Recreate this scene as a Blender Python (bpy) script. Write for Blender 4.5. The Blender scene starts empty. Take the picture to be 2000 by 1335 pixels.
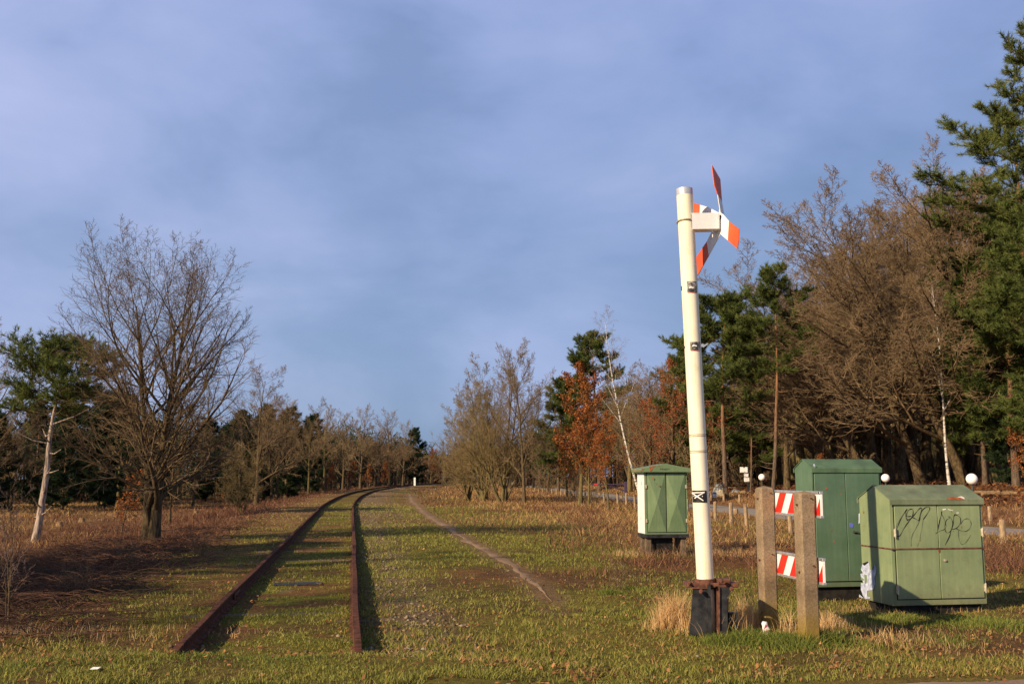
import bpy, math, random
import numpy as np
from mathutils import Vector, Matrix
random.seed(7)
rng = np.random.default_rng(7)
scn = bpy.context.scene
COL = scn.collection
PI = math.pi
R = math.radians

# ------------------------------------------------------------------ camera
CAM_H = 1.55
F = 2000.0
TH = math.atan(262 / 2000.0)
cam_d = bpy.data.cameras.new('camera')
cam = bpy.data.objects.new('camera', cam_d)
COL.objects.link(cam)
cam.location = (0, 0, CAM_H)
cam.rotation_euler = (PI / 2 + TH, 0, 0)
cam_d.sensor_width = 36
cam_d.lens = 36
cam_d.clip_end = 3000
cam_d.clip_start = 0.05
scn.camera = cam

def ray(px, py):
    u = px - 1000.0
    v = 667.5 - py
    return (u, F * math.cos(TH) - v * math.sin(TH), F * math.sin(TH) + v * math.cos(TH))

def at(px, py, D):
    r = ray(px, py)
    t = D / r[1]
    return Vector((r[0] * t, D, CAM_H + r[2] * t))

# ------------------------------------------------------------------ noise
def _hash(ix, iy, s):
    h = (ix.astype(np.int64) * 374761393 + iy.astype(np.int64) * 668265263 + s * 1442695041) & 0x7fffffff
    h = ((h ^ (h >> 13)) * 1274126177) & 0x7fffffff
    h = h ^ (h >> 16)
    return (h & 0xffff) / 65535.0

def vnoise(x, y, s=0):
    x = np.asarray(x, float); y = np.asarray(y, float)
    ix = np.floor(x); iy = np.floor(y)
    fx = x - ix; fy = y - iy
    fx = fx * fx * (3 - 2 * fx); fy = fy * fy * (3 - 2 * fy)
    a = _hash(ix, iy, s); b = _hash(ix + 1, iy, s); c = _hash(ix, iy + 1, s); d = _hash(ix + 1, iy + 1, s)
    return (a * (1 - fx) + b * fx) * (1 - fy) + (c * (1 - fx) + d * fx) * fy

def fbm(x, y, s=0, o=4):
    t = 0; a = 1; n = 0
    for k in range(o):
        t = t + a * vnoise(x * 2 ** k + 17.3 * k, y * 2 ** k - 9.1 * k, s + k)
        n += a; a *= .55
    return t / n

def sm(x):
    x = np.clip(x, 0, 1)
    return x * x * (3 - 2 * x)

# ------------------------------------------------------------------ track and terrain
GAUGE = 1.50
HEAD = math.atan(0.155)
TD = np.array([-math.sin(HEAD), math.cos(HEAD)])
TN = np.array([TD[1], -TD[0]])
TP0 = np.array([0.075 - GAUGE / 2 * math.cos(HEAD) - 0.02, 0.0])
TL = 45.0
TR = 800.0
TC = TP0 + TD * TL + TN * TR

def track_lat(x, y):
    al = (x - TP0[0]) * TD[0] + (y - TP0[1]) * TD[1]
    l1 = (x - TP0[0]) * TN[0] + (y - TP0[1]) * TN[1]
    l2 = TR - np.sqrt((x - TC[0]) ** 2 + (y - TC[1]) ** 2)
    return np.where(al < TL, l1, l2)

def track_pt(s, lat=0.0):
    if s <= TL:
        p = TP0 + TD * s
        return p + TN * lat, TD
    a = (s - TL) / TR
    h = HEAD - a
    d = np.array([-math.sin(h), math.cos(h)])
    n = np.array([d[1], -d[0]])
    p = TC - n * TR
    return p + n * lat, d

RY = np.array([-40, 10, 16, 22.5, 30, 42, 60, 82, 110, 160, 300, 700.])
RX = np.array([120, 40, 29, 20.5, 15.0, 11.9, 10.0, 8.4, 6.8, 4.0, -2, -20.])

def road_x(y):
    return np.interp(y, RY, RX)

def terr(x, y):
    x = np.asarray(x, float); y = np.asarray(y, float)
    lat = track_lat(x, y)
    near = sm((y - 9.3) / 8)
    z = -0.95 * sm((-lat - 2.2) / 8) * near * (1 - 0.55 * sm((y - 80) / 120))
    z = z - 0.10 * sm((lat - 2.6) / 4) * near
    rl = (x - road_x(y)) * 0.95
    z = z + 0.50 * sm((rl - 2.1) / 3.4) + 0.9 * sm((rl - 4) / 20)
    damp = 1 - np.exp(-(rl / 3.0) ** 4) * 0 
    rough = np.where(np.abs(rl) < 4.6, 0.0, 1.0) * np.where(np.abs(lat) < 1.1, 0.35, 1.0) * np.where(y < 8.6, 0.25, 1.0)
    wide = np.clip(np.hypot(x, y) / 60, .5, 2.5)
    z = z + (fbm(x * .35, y * .35, 3, 3) - .5) * 0.10 * rough * wide
    z = z + (fbm(x * 2.3, y * 2.3, 9, 2) - .5) * 0.045 * rough
    z = z + 0.125 * (1 - sm((y - 8.35 - .35 * (fbm(x * 1.5, y * 0, 12, 2) - .5)) / .9)) * (1 - sm((np.abs(lat) - 1.2) / 1.6))
    return z

def ground_at(px, py, dmin=7, dmax=400):
    r = ray(px, py)
    best = None
    D = dmin
    while D < dmax:
        t = D / r[1]
        z = CAM_H + r[2] * t
        g = float(terr(r[0] * t, D))
        if z <= g:
            return Vector((r[0] * t, D, g))
        D *= 1.004
    t = dmax / r[1]
    return Vector((r[0] * t, dmax, float(terr(r[0] * t, dmax))))

def on_ground(x, y, dz=0.0):
    return Vector((x, y, float(terr(x, y)) + dz))

# ------------------------------------------------------------------ mesh helpers
def mesh_np(name, V, Fs, mats, col=None, midx=None, smooth=False):
    me = bpy.data.meshes.new(name)
    V = np.asarray(V, np.float32)
    me.vertices.add(len(V))
    me.vertices.foreach_set('co', V.ravel())
    tot = []; idx = []
    for f in Fs:
        f = np.asarray(f, np.int32)
        if len(f) == 0: continue
        tot.append(np.full(len(f), f.shape[1], np.int32)); idx.append(f.ravel())
    tot = np.concatenate(tot); idx = np.concatenate(idx)
    me.loops.add(len(idx)); me.loops.foreach_set('vertex_index', idx)
    me.polygons.add(len(tot))
    st = np.concatenate([[0], np.cumsum(tot)[:-1]]).astype(np.int32)
    me.polygons.foreach_set('loop_start', st)
    me.polygons.foreach_set('loop_total', tot)
    if midx is not None:
        me.polygons.foreach_set('material_index', np.asarray(midx, np.int32))
    me.update(calc_edges=True)
    if smooth:
        me.polygons.foreach_set('use_smooth', np.ones(len(tot), bool))
    if col is not None:
        ca = me.color_attributes.new('col', 'FLOAT_COLOR', 'POINT')
        c4 = np.ones((len(V), 4), np.float32); c4[:, :3] = col
        ca.data.foreach_set('color', c4.ravel())
    if not isinstance(mats, (list, tuple)): mats = [mats]
    for m in mats: me.materials.append(m)
    me.validate()
    return me

def link(name, me, parent=None, loc=None):
    o = bpy.data.objects.new(name, me)
    COL.objects.link(o)
    if parent is not None: o.parent = parent
    if loc is not None: o.location = loc
    return o

def tag(o, label=None, cat=None, group=None, kind=None):
    if label: o['label'] = label
    if cat: o['category'] = cat
    if group: o['group'] = group
    if kind: o['kind'] = kind
    return o

def empty(name, loc=(0, 0, 0), rz=0, label=None, cat=None, group=None):
    o = bpy.data.objects.new(name, None)
    o.empty_display_size = .2
    COL.objects.link(o)
    o.location = loc; o.rotation_euler = (0, 0, rz)
    return tag(o, label, cat, group)

class MB:
    """collects simple solids; build() links them as one mesh object"""
    def __init__(s): s.v = []; s.f = []; s.sm = []
    def add(s, vs, fs, smooth=False):
        b = len(s.v)
        s.v += [tuple(v) for v in vs]; s.f += [tuple(i + b for i in f) for f in fs]; s.sm += [smooth] * len(fs)
        return s
    def box(s, x0, x1, y0, y1, z0, z1, M=None, bev=0.0):
        if bev <= 0:
            vs = [Vector((x, y, z)) for x in (x0, x1) for y in (y0, y1) for z in (z0, z1)]
            fs = [(0, 1, 3, 2), (4, 6, 7, 5), (0, 4, 5, 1), (2, 3, 7, 6), (0, 2, 6, 4), (1, 5, 7, 3)]
        else:
            b = bev
            ring = [(x0 + b, y0), (x1 - b, y0), (x1, y0 + b), (x1, y1 - b), (x1 - b, y1), (x0 + b, y1), (x0, y1 - b), (x0, y0 + b)]
            cx, cy = (x0 + x1) / 2, (y0 + y1) / 2
            def ins(p): return (p[0] + (b if p[0] < cx else -b) * .7, p[1] + (b if p[1] < cy else -b) * .7)
            vs = [Vector((*ins(p), z0)) for p in ring] + [Vector((*p, z0 + b)) for p in ring] + [Vector((*p, z1 - b)) for p in ring] + [Vector((*ins(p), z1)) for p in ring]
            fs = [tuple(range(7, -1, -1)), tuple(range(24, 32))]
            for k in range(3):
                for i in range(8):
                    j = (i + 1) % 8
                    fs.append((k * 8 + i, k * 8 + j, k * 8 + 8 + j, k * 8 + 8 + i))
        if M is not None: vs = [M @ v for v in vs]
        return s.add(vs, fs)
    def prism(s, poly, axis, a, b, M=None):
        """poly: 2D points; extruded along axis ('x','y','z') from a to b"""
        def mk(p, t):
            if axis == 'x': return Vector((t, p[0], p[1]))
            if axis == 'y': return Vector((p[0], t, p[1]))
            return Vector((p[0], p[1], t))
        n = len(poly)
        vs = [mk(p, a) for p in poly] + [mk(p, b) for p in poly]
        if M is not None: vs = [M @ v for v in vs]
        fs = [tuple(range(n - 1, -1, -1)), tuple(range(n, 2 * n))] + [(i, (i + 1) % n, n + (i + 1) % n, n + i) for i in range(n)]
        return s.add(vs, fs)
    def tube(s, pts, rad, n=10, caps=True, smooth=True):
        pts = [Vector(p) for p in pts]
        if not hasattr(rad, '__len__'): rad = [rad] * len(pts)
        vs = []
        ref = None
        for i, p in enumerate(pts):
            t = (pts[min(i + 1, len(pts) - 1)] - pts[max(i - 1, 0)]).normalized()
            if ref is None:
                ref = Vector((0, 0, 1)) if abs(t.z) < .9 else Vector((1, 0, 0))
            a = (ref - t * ref.dot(t)).normalized(); ref = a
            b = t.cross(a)
            for k in range(n):
                an = 2 * PI * k / n
                vs.append(p + (a * math.cos(an) + b * math.sin(an)) * rad[i])
        fs = []
        for i in range(len(pts) - 1):
            for k in range(n):
                j = (k + 1) % n
                fs.append((i * n + k, i * n + j, (i + 1) * n + j, (i + 1) * n + k))
        s.add(vs, fs, smooth)
        if caps:
            m = len(pts) - 1
            s.add(vs[:n], [tuple(range(n - 1, -1, -1))]); s.add(vs[m * n:], [tuple(range(n))])
        return s
    def sphere(s, c, r, n=20, m=12, sc=(1, 1, 1)):
        vs = []; fs = []
        for i in range(m + 1):
            th = PI * i / m
            for k in range(n):
                ph = 2 * PI * k / n
                vs.append(Vector(c) + Vector((r * sc[0] * math.sin(th) * math.cos(ph), r * sc[1] * math.sin(th) * math.sin(ph), r * sc[2] * math.cos(th))))
        for i in range(m):
            for k in range(n):
                j = (k + 1) % n
                fs.append((i * n + k, (i + 1) * n + k, (i + 1) * n + j, i * n + j))
        return s.add(vs, fs, True)
    def plate(s, poly, nrm, th):
        """flat polygon of 3D points thickened along nrm"""
        poly = [Vector(p) for p in poly]; nrm = Vector(nrm).normalized()
        n = len(poly)
        vs = [p + nrm * th / 2 for p in poly] + [p - nrm * th / 2 for p in poly]
        fs = [tuple(range(n)), tuple(range(2 * n - 1, n - 1, -1))] + [(i, n + i, n + (i + 1) % n, (i + 1) % n) for i in range(n)]
        return s.add(vs, fs)
    def build(s, name, mat, parent=None, loc=None, bevel=0):
        me = bpy.data.meshes.new(name)
        me.from_pydata([tuple(v) for v in s.v], [], s.f)
        me.polygons.foreach_set('use_smooth', s.sm)
        if isinstance(mat, (list, tuple)):
            for m in mat: me.materials.append(m)
        else: me.materials.append(mat)
        me.validate(); me.update()
        o = link(name, me, parent, loc)
        if bevel:
            b = o.modifiers.new('bevel', 'BEVEL'); b.width = bevel; b.segments = 2; b.limit_method = 'ANGLE'; b.angle_limit = R(35)
        return o

# ------------------------------------------------------------------ materials
def newmat(name):
    m = bpy.data.materials.new(name); m.use_nodes = True
    nt = m.node_tree
    for n in list(nt.nodes): nt.nodes.remove(n)
    out = nt.nodes.new('ShaderNodeOutputMaterial')
    bs = nt.nodes.new('ShaderNodeBsdfPrincipled')
    nt.links.new(bs.outputs[0], out.inputs[0])
    return m, nt, bs

def N(nt, t, **kw):
    n = nt.nodes.new(t)
    for k, v in kw.items():
        if k.startswith('i_'):
            n.inputs[k[2:].replace('_', ' ')].default_value = v
        else: setattr(n, k, v)
    return n

def ramp(nt, fac, stops, interp='LINEAR'):
    r = nt.nodes.new('ShaderNodeValToRGB'); r.color_ramp.interpolation = interp
    e = r.color_ramp.elements
    while len(e) > 1: e.remove(e[-1])
    e[0].position = stops[0][0]; e[0].color = (*stops[0][1], 1)
    for p, c in stops[1:]:
        x = e.new(p); x.color = (*c, 1)
    nt.links.new(fac, r.inputs[0])
    return r.outputs[0]

def mix(nt, fac, a, b, mode='MIX'):
    n = nt.nodes.new('ShaderNodeMix'); n.data_type = 'RGBA'; n.blend_type = mode
    for s, v in ((n.inputs[0], fac), (n.inputs[6], a), (n.inputs[7], b)):
        if hasattr(v, 'is_linked') or hasattr(v, 'links'): nt.links.new(v, s)
        elif isinstance(v, tuple): s.default_value = (*v, 1) if len(v) == 3 else v
        else: s.default_value = v
    return n.outputs[2]

def coord(nt, kind='Object', scale=(1, 1, 1)):
    tc = nt.nodes.new('ShaderNodeTexCoord')
    mp = nt.nodes.new('ShaderNodeMapping'); mp.inputs['Scale'].default_value = scale
    nt.links.new(tc.outputs[kind], mp.inputs[0])
    return mp.outputs[0]

def noise(nt, co, scale, detail=6, rough=.6, dist=0):
    n = N(nt, 'ShaderNodeTexNoise'); n.inputs['Scale'].default_value = scale
    n.inputs['Detail'].default_value = detail; n.inputs['Roughness'].default_value = rough
    n.inputs['Distortion'].default_value = dist
    nt.links.new(co, n.inputs['Vector'])
    return n.outputs['Fac']

def bump(nt, bs, h, strength=.4, dist=.01):
    b = N(nt, 'ShaderNodeBump'); b.inputs['Strength'].default_value = strength; b.inputs['Distance'].default_value = dist
    nt.links.new(h, b.inputs['Height']); nt.links.new(b.outputs[0], bs.inputs['Normal'])

def simple(name, c1, c2=None, scale=8, rough=.7, spec=.3, metal=0, bmp=0, stretch=(1, 1, 1), lo=.35, hi=.65, bd=.01, kind='Object'):
    m, nt, bs = newmat(name)
    bs.inputs['Roughness'].default_value = rough
    bs.inputs['Metallic'].default_value = metal
    bs.inputs['Specular IOR Level'].default_value = spec
    if c2 is None:
        bs.inputs['Base Color'].default_value = (*c1, 1)
    else:
        co = coord(nt, kind, stretch)
        f = noise(nt, co, scale)
        nt.links.new(ramp(nt, f, [(lo, c1), (hi, c2)]), bs.inputs['Base Color'])
        if bmp: bump(nt, bs, f, bmp, bd)
    return m

def attr_mat(name, rough=.85, spec=.15, sc=40, amt=.35, transl=0.0):
    m, nt, bs = newmat(name)
    a = N(nt, 'ShaderNodeVertexColor'); a.layer_name = 'col'
    co = coord(nt)
    f = noise(nt, co, sc, 8, .7)
    c = mix(nt, 1.0, a.outputs[0], ramp(nt, f, [(.3, (1 - amt,) * 3), (.7, (1 + amt,) * 3)]), 'MULTIPLY')
    nt.links.new(c, bs.inputs['Base Color'])
    bs.inputs['Roughness'].default_value = rough
    bs.inputs['Specular IOR Level'].default_value = spec
    if transl:
        tr = N(nt, 'ShaderNodeBsdfTranslucent'); nt.links.new(c, tr.inputs['Color'])
        ms = N(nt, 'ShaderNodeMixShader'); ms.inputs[0].default_value = transl
        out = [n for n in nt.nodes if n.type == 'OUTPUT_MATERIAL'][0]
        nt.links.new(bs.outputs[0], ms.inputs[1]); nt.links.new(tr.outputs[0], ms.inputs[2])
        nt.links.new(ms.outputs[0], out.inputs[0])
    return m

M = {}
M['bark_oak'] = simple('bark_oak', (.035, .028, .018), (.16, .115, .062), 5, .95, .1, bmp=.8, stretch=(3, 3, .6))
M['bark_green'] = simple('bark_green', (.055, .05, .022), (.19, .15, .068), 5, .95, .1, bmp=.8, stretch=(3, 3, .6))
M['twig_brown'] = simple('twig_brown', (.14, .098, .055), (.29, .205, .12), 1.2, .9, .1)
M['twig_tan'] = simple('twig_tan', (.105, .072, .042), (.21, .15, .088), 1.2, .9, .1)
M['twig_olive'] = simple('twig_olive', (.14, .105, .05), (.28, .205, .10), 1.2, .9, .1)
M['twig_purple'] = simple('twig_purple', (.15, .10, .09), (.25, .17, .14), 1.2, .9, .1)
M['bramble'] = simple('bramble', (.042, .023, .016), (.14, .072, .044), 3, .8, .2)

def bark_pine():
    m, nt, bs = newmat('bark_pine')
    co = coord(nt, 'Object', (3, 3, .7))
    f = noise(nt, co, 4)
    low = ramp(nt, f, [(.35, (.05, .04, .03)), (.65, (.17, .12, .085))])
    high = ramp(nt, f, [(.35, (.15, .075, .038)), (.65, (.31, .16, .08))])
    tc = N(nt, 'ShaderNodeTexCoord'); sp = N(nt, 'ShaderNodeSeparateXYZ')
    nt.links.new(tc.outputs['Object'], sp.inputs[0])
    mr = N(nt, 'ShaderNodeMapRange'); mr.inputs[1].default_value = 3; mr.inputs[2].default_value = 9
    nt.links.new(sp.outputs[2], mr.inputs[0])
    nt.links.new(mix(nt, mr.outputs[0], low, high), bs.inputs['Base Color'])
    bs.inputs['Roughness'].default_value = .9; bs.inputs['Specular IOR Level'].default_value = .1
    bump(nt, bs, f, .8, .02)
    return m
M['bark_pine'] = bark_pine()
M['bark_old_pine'] = simple('bark_old_pine', (.13, .10, .08), (.42, .34, .28), 6, .95, .1, bmp=.9, stretch=(3, 3, .5), lo=.4, hi=.6)

def bark_birch():
    m, nt, bs = newmat('bark_birch')
    co = coord(nt, 'Object', (1.2, 1.2, 3.2))
    f = noise(nt, co, 2.2, 5, .65)
    nt.links.new(ramp(nt, f, [(.42, (.06, .045, .035)), (.50, (.50, .47, .42)), (.8, (.68, .66, .62))]), bs.inputs['Base Color'])
    bs.inputs['Roughness'].default_value = .7
    return m
M['bark_birch'] = bark_birch()
M['needles'] = attr_mat('needles', .7, .2, 2, .3, .2)
M['leaves'] = attr_mat('dry_leaves', .8, .15, 3, .25, .25)
M['grass'] = attr_mat('grass_blades', .75, .2, 6, .2, .3)
M['ground'] = None
M['rust'] = simple('rusted_steel', (.055, .022, .016), (.20, .082, .05), 22, .75, .4, metal=.15, bmp=.4, bd=.003)
M['rail_steel'] = simple('rail_rust', (.038, .018, .012), (.15, .062, .038), 14, .92, .08, metal=0, bmp=.3, bd=.003)
M['wood_old'] = simple('old_wood', (.07, .05, .035), (.20, .15, .10), 14, .9, .1, bmp=.6, stretch=(4, 4, .8), bd=.006)
M['wood_post'] = simple('fence_post_wood', (.17, .12, .075), (.42, .31, .19), 10, .9, .1, bmp=.5, stretch=(3, 3, .6), bd=.004)
M['concrete'] = None
M['dark'] = simple('dark_hollow', (.012, .012, .012), (.03, .028, .025), 12, .9, .1)
M['blk'] = simple('black_steel', (.010, .011, .013), (.045, .046, .048), 11, .5, .4, metal=.1, bmp=.3, bd=.003)
M['alu'] = simple('aluminium_profile', (.42, .43, .45), (.62, .63, .65), 20, .35, .5, metal=.6)
M['white'] = simple('white_paint', (.72, .72, .72), (.84, .84, .84), 10, .45, .5)
M['globe'] = simple('opal_globe', (.86, .85, .83), None, 1, .25, .5)
M['lamp_post'] = simple('lamp_post_metal', (.04, .045, .045), (.07, .075, .07), 9, .5, .4)
M['stone'] = simple('boulder_stone', (.17, .19, .20), (.40, .42, .42), 4, .9, .2, bmp=.6, bd=.03)
M['stone_tan'] = simple('boulder_tan', (.22, .19, .13), (.46, .41, .30), 4, .9, .2, bmp=.6, bd=.03)
M['red_mark'] = simple('reflective_red', (.70, .022, .015), (.80, .035, .02), 30, .35, .5)
M['white_mark'] = simple('reflective_white', (.80, .80, .80), (.88, .88, .88), 30, .35, .5)
M['log'] = simple('cut_log', (.14, .09, .05), (.36, .24, .12), 6, .9, .1, bmp=.5)
M['ink'] = simple('graffiti_ink', (.018, .016, .016), (.035, .03, .03), 40, .6, .3)
M['ink_thin'] = simple('faded_graffiti_ink', (.06, .085, .05), (.10, .13, .075), 40, .6, .3)
M['sticker_black'] = simple('sticker_black', (.012, .012, .014), (.02, .02, .022), 30, .4, .4)
M['sticker_grey'] = simple('worn_sticker', (.03, .03, .035), (.38, .36, .33), 26, .5, .4, lo=.45, hi=.62)
M['paper'] = simple('torn_paper', (.22, .27, .40), (.58, .63, .76), 18, .6, .3)
M['rust_patch'] = simple('rust_patch', (.20, .05, .025), (.46, .16, .08), 26, .9, .1, bmp=.5, bd=.004)
M['chip_white'] = simple('chipped_primer', (.70, .70, .68), (.80, .80, .78), 20, .6, .3)
M['can_metal'] = simple('printed_can', (.55, .06, .08), (.80, .82, .88), 22, .3, .6, metal=.3, lo=.42, hi=.5)
M['zinc'] = simple('zinc_cap', (.38, .42, .48), (.56, .60, .66), 18, .5, .5, metal=.4)
M['blue_print'] = simple('blue_print', (.12, .16, .55), None)
M['barrier_red'] = simple('barrier_red', (.55, .03, .05), None, 1, .5)
M['barrier_dark'] = simple('barrier_dark', (.05, .035, .07), None, 1, .5)
M['hinge'] = simple('cast_hinge', (.30, .26, .18), (.55, .50, .40), 30, .6, .4, metal=.3)

def painted(name, base, dark, light, grime=(.10, .08, .05), rust=(.16, .06, .025), rustpos=.70, streak=True):
    m, nt, bs = newmat(name)
    co = coord(nt, 'Object', (1, 1, 1))
    f = noise(nt, co, 2.2, 6, .6)
    c = ramp(nt, f, [(.3, dark), (.5, base), (.72, light)])
    f2 = noise(nt, coord(nt, 'Object', (9, 9, .7)), 2.5, 6, .65)
    c = mix(nt, .35, c, mix(nt, 1.0, c, ramp(nt, f2, [(.35, (.72, .72, .66)), (.65, (1.15, 1.15, 1.15))]), 'MULTIPLY'))
    f3 = noise(nt, co, 17, 6, .7)
    msk = ramp(nt, f3, [(rustpos, (0, 0, 0)), (rustpos + .03, (1, 1, 1))])
    c = mix(nt, msk, c, rust)
    f4 = noise(nt, co, 6, 8, .75)
    msk2 = ramp(nt, f4, [(.55, (0, 0, 0)), (.8, (.55, .55, .55))])
    c = mix(nt, msk2, c, grime)
    tc = N(nt, 'ShaderNodeTexCoord'); sp = N(nt, 'ShaderNodeSeparateXYZ'); nt.links.new(tc.outputs['Object'], sp.inputs[0])
    ad = N(nt, 'ShaderNodeMath', operation='MULTIPLY_ADD'); ad.inputs[1].default_value = -.45; nt.links.new(f3, ad.inputs[0]); nt.links.new(sp.outputs[2], ad.inputs[2])
    mr = N(nt, 'ShaderNodeMapRange'); mr.inputs[1].default_value = .12; mr.inputs[2].default_value = -.16; mr.inputs[4].default_value = .6; nt.links.new(ad.outputs[0], mr.inputs[0])
    c = mix(nt, mr.outputs[0], c, (.13, .11, .065))
    nt.links.new(c, bs.inputs['Base Color'])
    bs.inputs['Roughness'].default_value = .55
    bs.inputs['Specular IOR Level'].default_value = .35
    bump(nt, bs, f3, .12, .004)
    return m
M['green_light'] = painted('pale_green_paint', (.215, .275, .145), (.17, .23, .12), (.27, .33, .18))
M['green_mid'] = painted('mid_green_paint', (.15, .225, .115), (.12, .19, .095), (.19, .265, .14))
M['green_dark'] = painted('dark_green_paint', (.088, .158, .10), (.068, .13, .08), (.115, .19, .125))
M['green_roof'] = painted('weathered_green_roof', (.14, .18, .105), (.10, .11, .075), (.22, .25, .16), rustpos=.66)
M['green_roof_dark'] = painted('weathered_dark_green_roof', (.085, .155, .085), (.05, .075, .05), (.13, .19, .12), rustpos=.7)
M['pole_paint'] = painted('cream_pole_paint', (.79, .75, .60), (.75, .71, .55), (.83, .80, .68), grime=(.45, .38, .22), rust=(.30, .20, .10), rustpos=.745)
M['orange_red'] = painted('orange_red_paint', (.66, .10, .03), (.58, .08, .028), (.72, .13, .045), grime=(.4, .06, .03), rust=(.75, .7, .6), rustpos=.73)
M['blade_white'] = painted('white_blade_paint', (.78, .78, .79), (.70, .70, .72), (.84, .84, .84), grime=(.5, .45, .38), rust=(.3, .2, .12), rustpos=.76)

def concrete():
    m, nt, bs = newmat('weathered_concrete')
    co = coord(nt)
    f = noise(nt, co, 3, 6, .6); g = noise(nt, co, 60, 4, .7)
    c = ramp(nt, f, [(.3, (.16, .115, .075)), (.7, (.33, .25, .17))])
    c = mix(nt, .6, c, mix(nt, 1.0, c, ramp(nt, g, [(.35, (.5, .5, .5)), (.65, (1.35, 1.35, 1.3))]), 'MULTIPLY'))
    tc = N(nt, 'ShaderNodeTexCoord'); sp = N(nt, 'ShaderNodeSeparateXYZ')
    nt.links.new(tc.outputs['Object'], sp.inputs[0])
    add = N(nt, 'ShaderNodeMath', operation='MULTIPLY_ADD'); add.inputs[1].default_value = .5; nt.links.new(f, add.inputs[0]); 
    nt.links.new(sp.outputs[2], add.inputs[2])
    mr = N(nt, 'ShaderNodeMapRange'); mr.inputs[1].default_value = .65; mr.inputs[2].default_value = .3
    nt.links.new(add.outputs[0], mr.inputs[0])
    c = mix(nt, mr.outputs[0], c, mix(nt, g, (.16, .11, .02), (.30, .20, .04)))
    nt.links.new(c, bs.inputs['Base Color'])
    bs.inputs['Roughness'].default_value = .95; bs.inputs['Specular IOR Level'].default_value = .1
    bump(nt, bs, g, .7, .006)
    return m
M['concrete'] = concrete()

def ground_mat():
    m, nt, bs = newmat('ground_cover')
    a = N(nt, 'ShaderNodeVertexColor'); a.layer_name = 'col'
    co = coord(nt)
    f = noise(nt, co, 9, 8, .75); g = noise(nt, co, 38, 6, .8); h = noise(nt, co, 120, 3, .8)
    c = mix(nt, 1.0, a.outputs[0], ramp(nt, f, [(.3, (.45, .5, .42)), (.7, (1.5, 1.42, 1.4))]), 'MULTIPLY')
    c = mix(nt, 1.0, c, ramp(nt, g, [(.32, (.5, .5, .48)), (.68, (1.5, 1.45, 1.4))]), 'MULTIPLY')
    c = mix(nt, ramp(nt, h, [(.66, (0, 0, 0)), (.72, (.6, .6, .6))]), c, (.34, .23, .12))
    nt.links.new(c, bs.inputs['Base Color'])
    bs.inputs['Roughness'].default_value = .95; bs.inputs['Specular IOR Level'].default_value = .1
    bump(nt, bs, g, 1.0, .05)
    return m
M['ground'] = ground_mat()
def asphalt(name, c1, c2):
    m, nt, bs = newmat(name)
    co = coord(nt)
    f = noise(nt, co, .9, 6, .6); g = noise(nt, co, 60, 4, .8)
    c = ramp(nt, f, [(.3, c1), (.7, c2)])
    c = mix(nt, .6, c, mix(nt, 1.0, c, ramp(nt, g, [(.3, (.6, .6, .6)), (.7, (1.4, 1.4, 1.4))]), 'MULTIPLY'))
    nt.links.new(c, bs.inputs['Base Color'])
    bs.inputs['Roughness'].default_value = .9; bs.inputs['Specular IOR Level'].default_value = .2
    bump(nt, bs, g, .6, .008)
    return m
M['asphalt'] = asphalt('pale_asphalt', (.20, .18, .165), (.31, .28, .255))
M['dirt'] = asphalt('trodden_dirt', (.17, .11, .062), (.32, .215, .13))
M['dirt_road'] = asphalt('packed_dirt_road', (.17, .115, .08), (.29, .20, .145))
#SECTION2
SUN_AZ = math.atan2(-.755, -.655); SUN_EL = R(26); SUN_E = 5.0; EXPO = 0.50
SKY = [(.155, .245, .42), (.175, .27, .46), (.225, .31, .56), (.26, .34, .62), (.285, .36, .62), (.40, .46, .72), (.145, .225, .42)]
SHADERS = [(-20, -1.6, 12.5, 'forest_a', 1.0), (-20, 1.2, 9.6, 'pine_dense', .8), (-20, 4.6, 13, 'forest_c', 1.1), (-21, 6.2, 10.8, 'pine_dense', 1.0), (-21, 10.5, 10.5, 'pine_dense', 1.0), (-23, 13.5, 12, 'forest_a', 1.1), (-24, 17.5, 11, 'pine_dark', .9)]
SKY += [(.10, .125, .19), (.085, .10, .15)]  # overhead sky out of view, darkened on purpose to cut fill light on the ground
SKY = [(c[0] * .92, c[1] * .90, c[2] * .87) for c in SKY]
# ------------------------------------------------------------------ ground colours
PATHPX = [(1092, 1262), (1090, 1225), (1078, 1190), (1052, 1155), (1006, 1115), (955, 1085), (915, 1062), (868, 1030), (830, 1004), (806, 980), (801, 966)]
def _flat(px, py, z0=-.08):
    r = ray(px, py); t = (z0 - CAM_H) / r[2]
    return (r[0] * t, r[1] * t)
PATHW = [_flat(*p) for p in PATHPX]
_pp = np.array(PATHW[::-1]) if PATHW[0][1] > PATHW[-1][1] else np.array(PATHW)
def path_dist(x, y):
    px = np.interp(y, _pp[:, 1], _pp[:, 0])
    d = np.abs(x - px) * .8
    out = np.maximum(0, np.maximum(_pp[0, 1] - 1.5 - y, y - _pp[-1, 1]))
    return d + out

C_ = dict(moss=(.115, .125, .014), green=(.15, .20, .018), olive=(.21, .18, .035), tan=(.40, .27, .125), brown=(.155, .085, .042),
          soil=(.065, .042, .026), gravel=(.215, .16, .105), litter=(.22, .105, .045), heath=(.235, .125, .075), dirt=(.25, .165, .095))
C_ = {k: np.array(v) for k, v in C_.items()}

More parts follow.
